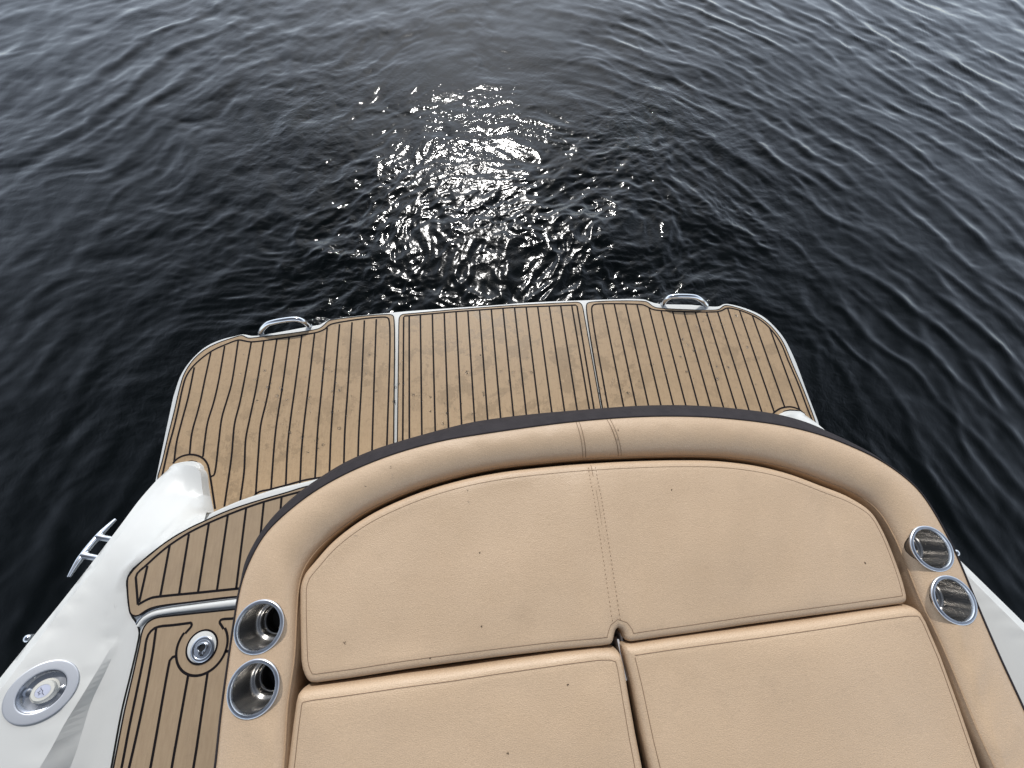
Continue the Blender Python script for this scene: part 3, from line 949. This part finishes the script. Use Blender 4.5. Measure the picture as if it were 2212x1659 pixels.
mb.tube([sq(p) for p in ((-.06, 0.12), (-.05, 0.06), (0.0, 0.11), (0.05, 0.12), (0.02, 0.07), (0.07, 0.06))], 0.0005, 1, 6)
fchild(mb, 'cap_label', [LABELM, INK])
for ang in (62, 242):
    mb = MB()
    p = Mf @ Vector((FS * 0.5 * math.cos(math.radians(ang)), FS * 0.5 * math.sin(math.radians(ang)), 0))
    mb.lathe([(FS * .125, lift - 0.0215), (FS * .12, lift - 0.017), (FS * .05, lift - 0.0155), (0.0001, lift - 0.0155)], tuple(p), 24, M=Mf)
    fchild(mb, 'screw', CHROME)

# mooring cleat on the hull side
ca = np.array([*wp(250, 1122, 1.445), CAMZ - 1.445]); cb = np.array([*wp(149, 1247, 1.365), CAMZ - 1.365])
mb = MB()
tt = np.linspace(0, 1, 25)
bow = 0.010
outw = np.array([-0.9, 0.35, 0.2])
cp = [ca + (cb - ca) * t_ + outw * bow * (1 - (2 * t_ - 1) ** 2) for t_ in tt]
rr = [0.0050 + 0.0050 * min(1, (1 - abs(2 * t_ - 1)) * 1.9) for t_ in tt]
mb.tube(cp, rr, n=12)
for t_ in (0.34, 0.66):
    p = ca + (cb - ca) * t_ + outw * bow * 0.8
    q = p + np.array([0.075, -0.02, -0.004])
    mb.tube([p - (q - p) * 0.02, p + (q - p) * 0.12, p + (q - p) * 0.25, p + (q - p) * 0.6, q], [0.012, 0.012, 0.0095, 0.010, 0.013], n=14)
    mb.tube([p + (ca - cb) * 0.10, p + (q - p) * 0.13, p + (cb - ca) * 0.10], [0.004, 0.010, 0.004], n=10)
cl = child(mb.build('cleat', CHROME, boat)); tag(cl, 'polished mooring cleat on the left side of the hull')

for (u, v, h) in ((59, 1379, 1.285), (2066, 1194, 1.262)):
    c = np.array([*wp(u, v, h), CAMZ - h])
    mb = MB()
    mb.lathe([(0.010, -0.012), (0.010, 0.0), (0.008, 0.004), (0.003, 0.006), (0.0001, 0.0065)], tuple(c), 24)
    o = child(mb.build('side_fitting', CHROME, boat))  # plain chrome knob on the hull side, not a lamp

# ------------------------------------------------------------------ wrap-round bolster
HB = 1.0          # top of the bolster below eye level
band = [(-40, 0)]
A_px = [(470, 1560, 1.0), (489, 1429, 1.0), (500, 1367, 1.0), (507, 1319, 1.0), (514, 1280, 1.01), (519, 1258, 1.02), (527, 1228, 1.05), (542.8, 1188, 1.05), (577, 1130, 1.05), (638.5, 1069, 1.05), (696.6, 1027.8, 1.05), (741, 1000.5, 1.05), (802.6, 973, 1.05),
        (871, 950.9, 1.05), (970, 923.6, 1.05), (1026, 910.8, 1.05), (1136, 896, 1.05), (1260.5, 885, 1.05), (1392, 876, 1.05), (1502, 876, 1.05), (1612, 885, 1.05), (1685, 896, 1.05),
        (1758.5, 918, 1.05), (1836, 956, 1.045), (1901, 988.6, 1.03), (1949, 1022, 1.005), (1987.7, 1055.6, 1.0), (2021, 1103.5, 1.0), (2045, 1146.7, 1.0), (2069, 1194.6, 1.0), (2117, 1309.6, 1.0), (2165, 1419.8, 1.0), (2212, 1520, 1.0), (2300, 1720, 1.0), (2420, 2000, 1.0)]
B_px = [(400, 2000), (440, 1780), (460, 1659), (472, 1549), (488.7, 1429), (498, 1367), (505.5, 1319), (511, 1285), (519, 1250), (546.3, 1187.7), (568, 1152), (597.5, 1121), (652, 1075.6), (700, 1044), (768.4, 1009), (857, 974.8), (956.4, 948), (1026, 936), (1136, 920),
        (1242, 907), (1355.7, 898), (1447, 895.5), (1538.8, 898), (1648.6, 909), (1722, 922), (1795, 943), (1852, 966), (1901, 989.5), (1949.4, 1022), (1987.7, 1055.6), (2021, 1103.5), (2045, 1146.7), (2069, 1194.6),
        (2117, 1309.6), (2165, 1419.8), (2212, 1520.4), (2300, 1716), (2420, 1990)]
A_px = [(400, 2000, 1.0), (440, 1780, 1.0), (460, 1659, 1.0)] + A_px[0:]
C_px = [(575, 2000), (600, 1780), (618, 1659), (627.7, 1506), (641, 1429), (645, 1324), (651, 1247), (670.8, 1209), (714, 1162), (785.8, 1109), (881.7, 1063.5), (977.5, 1033), (1073.4, 1012), (1169, 1001), (1260, 993), (1337, 990),
        (1456.9, 986.5), (1552.8, 988), (1638, 998), (1709.9, 1015), (1781.7, 1041), (1844, 1067), (1891.9, 1100), (1918, 1140), (1944.6, 1199.4), (1963.8, 1252), (1985, 1304.9), (2023, 1381.5), (2066, 1482), (2104, 1577.9), (2141, 1659), (2200, 1790), (2300, 2010)]
CEN = np.array([0.26, -0.98])
NA = 300
angs = np.linspace(math.radians(183), math.radians(-3), NA)
def radial(P):
    S = spline(P, 0.01)
    d = S - CEN
    a = np.unwrap(np.arctan2(d[:, 1], d[:, 0]) % (2 * math.pi))
    r = np.hypot(d[:, 0], d[:, 1])
    a = np.where(a > math.radians(300), a - 2 * math.pi, a)
    o = np.argsort(a)
    rr = np.interp(angs, a[o], r[o])
    k = np.array([1, 2, 3, 2, 1.]) / 9
    pad = np.pad(rr, 2, mode='edge')
    return np.convolve(pad, k, 'valid')
rA = radial(W(A_px))
rB = radial(W(B_px, HB)) - 0.0035
_w = 1 / (1 + np.exp((np.abs(np.degrees(angs) - 90) - 48) / 6.0))
rC = radial(W(C_px, 1.008)) * (1 - _w) + radial(W(C_px, 1.040)) * _w
rA = np.maximum(rA, rB + 0.001)
ZB = CAMZ - HB
def roll_at(i):
    """width of the rounded inner shoulder: narrow along the arms, wide across the back"""
    a = math.degrees(angs[int(min(max(round(i), 0), NA - 1))])
    w = 1 / (1 + math.exp((abs(a - 90) - 48) / 6.0))
    return 0.011 + 0.103 * w, w
def bol_zt(i, t):
    i0 = int(min(max(round(i), 0), NA - 1))
    wd = rB[i0] - rC[i0]
    roll, w = roll_at(i)
    d0 = t * wd; e = wd - d0
    z = 0.010 * (1 - math.exp(-d0 / 0.030)) - 0.004 + 0.004 * w * math.sin(min(1, t) * math.pi)
    if e < roll:
        q = (roll - e) / roll
        z -= (0.022 + 0.036 * w) * (1 - math.sqrt(max(0.0, 1 - q ** 2.3)))
    return z
def bol_pt(i, t, zo=0.0):
    """point on the bolster surface at angle index i (float ok), t from outside to inside"""
    i = min(max(i, 0), NA - 1.001)
    i0 = int(math.floor(i)); fr = i - i0
    a = angs[i0] * (1 - fr) + angs[i0 + 1] * fr
    b = rB[i0] * (1 - fr) + rB[i0 + 1] * fr; c = rC[i0] * (1 - fr) + rC[i0 + 1] * fr
    r = b + (c - b) * t
    return (CEN[0] + r * math.cos(a), CEN[1] + r * math.sin(a), ZB + bol_zt(i, t) + zo)
root = empty('wraparound_bolster', (0.26, -0.2, 0.48))
tag(root, 'padded tan vinyl bolster curving round the sun pad, dark skirt on its outside', 'bolster')
V = []; F = []
TS = [0, 0.02, 0.05, 0.1, 0.16, 0.24, 0.33, 0.42, 0.5, 0.57, 0.63, 0.68, 0.73, 0.77, 0.81, 0.845, 0.875, 0.9, 0.925, 0.945, 0.96, 0.975, 0.985, 0.993, 1.0]
ns = len(TS) + 4
for i in range(NA):
    a = angs[i]; ca_, sa_ = math.cos(a), math.sin(a)
    wr = 0.0012 * math.sin(i * 0.9) * math.sin(i * 0.23 + 1)
    for t_ in TS:
        p = bol_pt(i, t_)
        dg_ = math.degrees(a)
        wk = 0.0
        for a0_, am_ in ((33, 0.0022), (41, 0.0014), (146, 0.0012)):
            wk += am_ * math.cos((dg_ - a0_) * 1.15 + t_ * 2.5) * math.exp(-((dg_ - a0_) / 5.0) ** 2) * max(0, t_ - 0.35) * 1.6
        V.append((p[0], p[1], p[2] + wk + (wr if 0.3 < t_ < 0.9 else 0)))
    for r_, z_ in ((rC[i] + 0.001, 0.67), (rC[i] + 0.006, 0.585), (rB[i] - 0.03, 0.585), (rB[i] - 0.006, ZB - 0.05)):
        V.append((CEN[0] + r_ * ca_, CEN[1] + r_ * sa_, z_))
for i in range(NA - 1):
    for k in range(ns):
        k2 = (k + 1) % ns
        F.append([i * ns + k, i * ns + k2, (i + 1) * ns + k2, (i + 1) * ns + k])
F.append([k for k in range(ns)][::-1]); F.append([(NA - 1) * ns + k for k in range(ns)])
mb = MB(); mb.add(V, F)
pad = child(mb.build('padding', VINYL, root, weld=True), root)
# cup-holder openings cut through the padding
CUPS = [(-0.5333, -0.1537), (-0.5306, -0.2657), (1.0626, -0.1477), (1.0620, -0.2603)]
CUPS = [(x, y) for x, y in CUPS]
zc = 0.7880
cutm = MB()
for (x, y) in CUPS:
    V = []; n = 48
    for z in (0.62, 0.90):
        V += [(x + 0.0444 * math.cos(2 * math.pi * k / n), y + 0.0444 * math.sin(2 * math.pi * k / n), z) for k in range(n)]
    cutm.add(V, [[k, (k + 1) % n, n + (k + 1) % n, n + k] for k in range(n)] + [list(range(n))[::-1], [n + k for k in range(n)]], smooth=False)
cut = cutm.build('cutter', BLACKB)
pw = pad.location.copy()
bo = pad.modifiers.new('cut', 'BOOLEAN'); bo.object = cut; bo.operation = 'DIFFERENCE'; bo.solver = 'EXACT'
bpy.context.view_layer.update()
dg = bpy.context.evaluated_depsgraph_get()
nm = bpy.data.meshes.new_from_object(pad.evaluated_get(dg))
pad.modifiers.clear(); pad.data = nm
bpy.data.objects.remove(cut)
try: nm.set_sharp_from_angle(angle=math.radians(50))
except Exception: pass
# dark skirt
mb = MB(); V = []; F = []
for i in range(NA):
    a = angs[i]; c_, s_ = math.cos(a), math.sin(a)
    rows = [(rB[i] - 0.002, ZB - 0.006), (rB[i] + 0.0035, ZB - 0.0035), (rB[i] + (rA[i] - rB[i]) * 0.5 + 0.002, ZB - 0.018), (rA[i], CAMZ - 1.05), (rA[i] + 0.001, CAMZ - 1.07), (rA[i] - 0.006, CAMZ - 1.12), (rA[i] - 0.03, 0.54), (rA[i] - 0.035, 0.48)]
    V += [(CEN[0] + r * c_, CEN[1] + r * s_, z) for r, z in rows]
n = 8
for i in range(NA - 1):
    for k in range(n - 1): F.append([i * n + k, (i + 1) * n + k, (i + 1) * n + k + 1, i * n + k + 1])
mb.add(V, F)
child(mb.build('skirt', SKIRT, root), root)
# seam cord between skirt and padding, and the inner piping
mb = MB()
mb.tube([(CEN[0] + (rB[i] + 0.001) * math.cos(angs[i]), CEN[1] + (rB[i] + 0.001) * math.sin(angs[i]), ZB - 0.003) for i in range(NA)], 0.0022, n=8)
child(mb.build('edge_seam', SKIRT, root), root)
mb = MB()
mb.tube([bol_pt(i, 0.978, 0.0) for i in range(NA)], 0.0020, n=8)
child(mb.build('piping', VINYL_D, root), root)
# cross seams with stitches near the middle
def find_i(u, v, h):
    p = wp(u, v, h) - CEN
    a = math.atan2(p[1], p[0])
    return (angs[0] - a) / (angs[0] - angs[-1]) * (NA - 1)
for (top, bot, sd) in (((1251, 908), (1259, 992), -1), ((1311, 905), (1328, 988), 1)):
    mb = MB()
    i0 = find_i(*top, HB); i1 = find_i(*bot, 1.07)
    T = np.linspace(0.01, 0.95, 40)
    mb.tube([bol_pt(i0 + (i1 - i0) * t_, t_, 0.0002) for t_ in T], 0.0008, n=6)
    for t_ in np.linspace(0.03, 0.94, 34):
        w_ = 0.0085 / (rB[140] * abs(angs[1] - angs[0])) * sd
        a_ = bol_pt(i0 + (i1 - i0) * t_ + w_, t_, 0.0006); b_ = bol_pt(i0 + (i1 - i0) * t_ + w_, t_ + 0.013, 0.0006)
        mb.tube([a_, b_], 0.0008, n=5)
    child(mb.build('cross_seam', THREAD, root), root)

# seat base under cushions and bolster
inner_poly = np.array([(CEN[0] + (rC[i] + 0.02) * math.cos(angs[i]), CEN[1] + (rC[i] + 0.02) * math.sin(angs[i])) for i in range(0, NA, 3)])
mb = MB(); mb.prism(ccw(inner_poly), 0.47, 0.60, 0)
sb = child(mb.build('seat_base', BLACKB, boat))

# ------------------------------------------------------------------ cup holders
def cup_holder():
    r = empty('cup_holder')
    mb = MB()
    mb.lathe([(0.0525, -0.003), (0.0528, 0.0006), (0.0518, 0.0022), (0.0500, 0.0029), (0.0470, 0.0030), (0.0452, 0.0026), (0.0440, 0.0008), (0.0432, -0.004)], n=80)
    mb.build('rim', SATIN, r)
    mb = MB()
    mb.lathe([(0.0431, -0.003), (0.0425, -0.060), (0.0408, -0.0635), (0.038, -0.0648), (0.0352, -0.0655), (0.0340, -0.067), (0.0335, -0.078), (0.0322, -0.0805), (0.0300, -0.081), (0.0292, -0.083), (0.0288, -0.110), (0.0001, -0.110)], n=80)
    mb.build('cup', BRUSHED, r)
    mb = MB()
    mb.lathe([(0.0286, -0.0855), (0.0284, -0.1085), (0.0001, -0.1088)], n=48)
    mb.build('black_well', NEAR_BLACK, r)  # near-black lining gives the deeper hole its dark colour
    return r
ch0 = cup_holder()
cl_ = ['steel cup holder in the left bolster arm, the one nearer the swim platform',
       'steel cup holder in the left bolster arm, the one beside the seat cushion corner',
       'steel cup holder in the right bolster arm, the one nearer the swim platform',
       'steel cup holder in the right bolster arm, the one nearer the bottom of the photo']
for i, (x, y) in enumerate(CUPS):
    if i == 0: o = ch0
    else:
        o = ch0.copy(); COL.objects.link(o)
        for c in list(ch0.children):
            k = c.copy(); COL.objects.link(k); k.parent = o
    o.location = (x, y, zc - (0.0015 if i > 1 else 0))
    tag(o, cl_[i], 'cup holder', 'cup holders in the bolster arms')

# ------------------------------------------------------------------ cushions
def cushion(outline, ztop, label, seam_d, rad=0.020, puff=0.007, lines=(), seed=0, thick=0.10):
    P = ccw(outline)
    P = resample(np.vstack([P, P[:1]]), 0.007, True)
    c = P.mean(0)
    lo, hi = P.min(0), P.max(0)
    gx, gy = np.meshgrid(np.arange(lo[0], hi[0], 0.013), np.arange(lo[1], hi[1], 0.013))
    G = np.stack([gx.ravel(), gy.ravel()], 1)
    G = G[inside(G, P)]
    D = dist_poly(G, P)
    G = G[D > rad * 1.25]
    rings = []
    for d_ in (0.0018, 0.0045, 0.0085, 0.0135, 0.019, 0.0245, 0.031):
        Q = offset(P, d_)
        dq = dist_poly(Q, P)
        Q = Q[(dq > d_ * 0.96) & inside(Q, P)]
        rings.append(Q)
    E_ = np.vstack([G] + rings)
    v, f, ov = cdt(P, E_)
    v = np.array(v)
    rs = np.random.default_rng(seed)
    ws = [(rs.normal(0, 1, 2) * 7, rs.random() * 6.28, 0.0013) for _ in range(8)] + [(rs.normal(0, 1, 2) * 22, rs.random() * 6.28, 0.00035) for _ in range(8)]
    def zf(p, known=None):
        p = np.atleast_2d(p)[:, :2]
        dd = dist_poly(p, P)
        q = np.clip(dd, 0, rad)
        z = ztop - (rad - np.sqrt(np.maximum(rad ** 2 - (rad - q) ** 2, 0)))
        z = z + puff * (1 - np.exp(-dd / 0.07)) - puff * 0.35
        for k, ph, am in ws:
            z = z + am * np.sin(p @ k + ph) * np.clip(dd / 0.05, 0, 1)
        for ln, dep in lines:      # shallow seam valleys
            dl = np.sqrt(((p[:, None] - ln[None]) ** 2).sum(2).min(1))
            z = z - dep * np.exp(-(dl / 0.006) ** 2)
        if seam_d:
            z = z - 0.0010 * np.exp(-((dd - seam_d) / 0.003) ** 2)
        return z
    z = zf(v)
    V = [(*v[i], z[i]) for i in range(len(v))]
    mb = MB(); mb.add(V, f)
    n = len(P)
    zs = zf(P)
    low = offset(P, -0.0005); 
    rows = [np.c_[P, zs], np.c_[offset(P, -0.001), zs - 0.012], np.c_[offset(P, 0.0015), zs - thick * 0.6], np.c_[offset(P, 0.006), np.full(n, ztop - thick)]]
    VV = np.vstack(rows)
    FF = [[r * n + i, (r + 1) * n + i, (r + 1) * n + (i + 1) % n, r * n + (i + 1) % n][::-1] for r in range(3) for i in range(n)]
    mb.add(VV, FF)
    o = mb.build('seat_cushion', VINYL, None, weld=True)
    for p_ in o.data.polygons: p_.use_smooth = True
    tag(o, label, 'cushion')
    if seam_d:
        m2 = MB()
        Q = offset(P, seam_d)
        dq = dist_poly(Q, P)
        ok = dq > seam_d * 0.93
        zq = zf(Q)
        runs = []; cur = []
        for i in range(len(Q)):
            if ok[i]: cur.append((*Q[i], zq[i] + 0.0002))
            elif cur: runs.append(cur); cur = []
        if cur: runs.append(cur)
        if len(runs) > 1 and ok[0] and ok[-1]: runs[0] = runs.pop() + runs[0]
        elif len(runs) == 1 and ok.all(): runs[0].append(runs[0][0])
        for q in runs:
            if len(q) > 4: m2.tube(q, 0.0008, n=6)
        m2.build('edge_seam', THREAD, o)
    return o, zf

HC = 1.016
cs_top = [(644, 1295), (645, 1268), (655, 1240), (675, 1215), (718, 1168), (789, 1116), (884, 1071), (980, 1040), (1076, 1020), (1171, 1008.5), (1262, 1000.5), (1290, 999), (1340, 996), (1457, 992.5), (1550, 994), (1634, 1004), (1705, 1021), (1776, 1047), (1838, 1072),
          (1884, 1103), (1910, 1143), (1936, 1202), (1955, 1255), (1963, 1285)]
cs_top = [(646, 1430), (644.5, 1360)] + cs_top
cs_bot = [(1964, 1297), (1960, 1305), (1945, 1308), (1901, 1314), (1757.6, 1333), (1620, 1352), (1500, 1370), (1400, 1384), (1370, 1388.5), (1359, 1389), (1352, 1381), (1347, 1366), (1340, 1357), (1334, 1360), (1330, 1372), (1327, 1388), (1321, 1395), (1300, 1398.5),
          (1200, 1408), (1073, 1423), (975, 1436), (881.7, 1449), (760, 1468), (680, 1479), (664, 1477), (655, 1465), (649, 1448)]
outline = np.vstack([spline(W(cs_top, HC), 0.01), W(cs_bot, HC)])
mid_line = spline(W([(1279, 1003), (1284, 1040), (1290, 1070), (1303, 1151.6), (1317.8, 1247), (1329.7, 1324), (1335, 1352)], 1.004), 0.004)
c1, zf1 = cushion(outline, 0.771, 'large curved tan back cushion with a stitched seam down its middle', 0.020, lines=[(mid_line, 0.003)], seed=3)
mb = MB()
mb.tube([(x, y, z + 0.0004) for (x, y), z in zip(mid_line, zf1(mid_line))], 0.0007, n=6)
mb.build('middle_seam', THREAD, c1)
for sd in (-1, 1):
    mb = MB()
    off = offset_open(mid_line, 0.0095 * sd)
    off = resample(off, 0.0032)
    zz = zf1(off)
    for i in range(2, len(off) - 3, 3):
        mb.tube([(*off[i], zz[i] + 0.0003), (*off[i + 1], zz[i + 1] + 0.0003)], 0.0007, n=5)
    mb.build('stitch_row', THREAD, c1)

fl = [(641, 1500), (650, 1492), (680, 1486), (737.8, 1478.5), (860, 1461), (977.5, 1446), (1100, 1428), (1217, 1411.5), (1290, 1402.5), (1318, 1402), (1336, 1408), (1344, 1418), (1350, 1440), (1361, 1506), (1375, 1585), (1389.8, 1659), (1412, 1780), (1440, 1940), (1500, 2240), (530, 2240),
      (600, 1790), (618, 1659), (629, 1570), (636, 1520)]
c2, zf2 = cushion(W(fl, HC), 0.773, 'front left tan seat cushion beside the left cup holders', 0.019, seed=8)
fr = [(1347, 1400), (1352, 1394.5), (1370, 1392), (1450, 1380), (1620, 1357), (1757.6, 1337.5), (1880, 1319), (1949.4, 1309.7), (1975, 1310), (1990, 1320), (2003, 1342), (2035.6, 1417), (2073.9, 1521), (2098, 1590), (2121.9, 1659), (2170, 1790), (2240, 1980), (2340, 2240), (1530, 2240), (1468, 1950),
      (1430, 1780), (1404, 1659), (1390, 1600), (1366, 1480), (1354, 1430)]
c3, zf3 = cushion(W(fr, HC), 0.773, 'front right tan seat cushion beside the narrow steel hinge gap', 0.019, seed=21)

# steel strips seen in the gap between the cushions
for (pa, pb) in (((1335, 1381), (1354, 1470)), ((1341, 1367), (1361, 1470))):
    a = W3([(pa[0], pa[1], 1.05)])[0]; b = W3([(pb[0], pb[1], 1.05)])[0]
    mb = MB()
    d = (b - a) / np.linalg.norm(b - a); nx_ = np.array([-d[1], d[0], 0]) * 0.0022
    P = np.array([a - nx_, b - nx_, b + nx_, a + nx_])[:, :2]
    mb.prism(P, 0.600, 0.73, 0)
    child(mb.build('hinge_strip', Mat('painted_strip', (0.55, 0.57, 0.62), 0.35).m, boat))

# ------------------------------------------------------------------ droplets and dirt
def droplets():
    mb = MB()
    def dome(x, y, z, r, el, rot, h):
        n = 12; V = []; F = []
        lob = rng.random(3) * 6.28
        for (q, zz) in ((1.0, 0.0), (0.86, 0.45), (0.6, 0.8), (0.3, 0.96)):
            for k in range(n):
                a = 2 * math.pi * k / n
                rad = r * q * (1 + 0.14 * math.sin(2 * a + lob[0]) + 0.08 * math.sin(3 * a + lob[1]))
                px, py = rad * math.cos(a), rad * math.sin(a) * el
                V.append((x + px * math.cos(rot) - py * math.sin(rot), y + px * math.sin(rot) + py * math.cos(rot), z + zz * h))
        V.append((x, y, z + h))
        for i in range(3):
            for k in range(n):
                k2 = (k + 1) % n
                F.append([i * n + k, i * n + k2, (i + 1) * n + k2, (i + 1) * n + k])
        for k in range(n): F.append([3 * n + k, 3 * n + (k + 1) % n, 4 * n])
        F.append(list(range(n))[::-1])
        mb.add(V, F)
    spots = [(600, 870, 60, 55), (720, 800, 60, 60), (860, 820, 25, 90), (900, 850, 40, 45), (650, 960, 60, 40), (820, 760, 40, 60), (1030, 810, 30, 50), (1110, 800, 60, 50), (1400, 790, 60, 60),
             (1480, 730, 50, 60), (1560, 700, 50, 40), (1620, 780, 50, 50), (1540, 800, 60, 50), (960, 880, 60, 30), (1320, 840, 40, 30), (560, 830, 60, 60), (690, 870, 70, 60)]
    for (u, v, su, sv) in spots:
        for _ in range(26):
            uu = u + rng.normal(0, su * 0.6); vv = v + rng.normal(0, sv * 0.6)
            p = wp(uu, vv, HP)
            if not inside(np.array([p]), PLATPOLY)[0]: continue
            r = 0.0014 + 0.0022 * rng.random() ** 2 + (0.0035 if rng.random() < 0.10 else 0)
            dome(p[0], p[1], Z_MAT + 0.0006, r, 0.7 + 0.5 * rng.random(), rng.random() * 3.1, r * 0.45)
    for (u, v, r) in ((956, 914, 0.0085), (861, 830, 0.006), (1590, 682, 0.008), (1526, 681, 0.005), (1504, 703, 0.0055), (1440, 805, 0.006), (1483, 803, 0.006), (700, 800, 0.0065), (812, 845, 0.006), (555, 866, 0.005), (1470, 770, 0.006), (930, 888, 0.005)):
        p = wp(u, v, HP); dome(p[0], p[1], Z_MAT + 0.0006, r, 0.75, rng.random() * 3, r * 0.3)
    o = mb.build('water_droplets', DROP)
    tag(o, 'scattered clear water droplets on the swim platform mats', 'droplets', kind='stuff')
PLATPOLY = offset(ccw(np.vstack([left_ext, edge])), 0.03)
droplets()

def dirt():
    mb = MB()
    spec = [(741, 1389, zf1), (1040, 1354, zf1), (1450, 1058, zf1), (1873, 1217, zf1), (1037, 1195, zf1), (1098, 1627, zf2), (1227, 1480, zf2), (928, 1424, zf1),
            (760, 1130, None), (790, 1050, None), (843, 1010, None), (1335, 930, None), (1010, 1060, None)]
    for (u, v, zf) in spec:
        if zf is None:
            h = 0.982; p = wp(u, v, h); z = CAMZ - h + 0.0005
        else:
            p = wp(u, v, 1.004); z = zf(p)[0] + 0.0006
        for _ in range(4):
            q = p + rng.normal(0, 0.0013, 2)
            a = rng.random() * 3.1; l = 0.0012 + 0.0022 * rng.random()
            dx, dy = math.cos(a) * l, math.sin(a) * l
            mb.tube([(q[0] - dx * .7, q[1] - dy * .7, z), (q[0] + dx * .7, q[1] + dy * .7, z)], 0.0004, n=5)
    o = mb.build('dirt_specks', DIRT)
    tag(o, 'tiny dark specks of dirt scattered on the tan cushions', 'dirt', kind='stuff')
dirt()
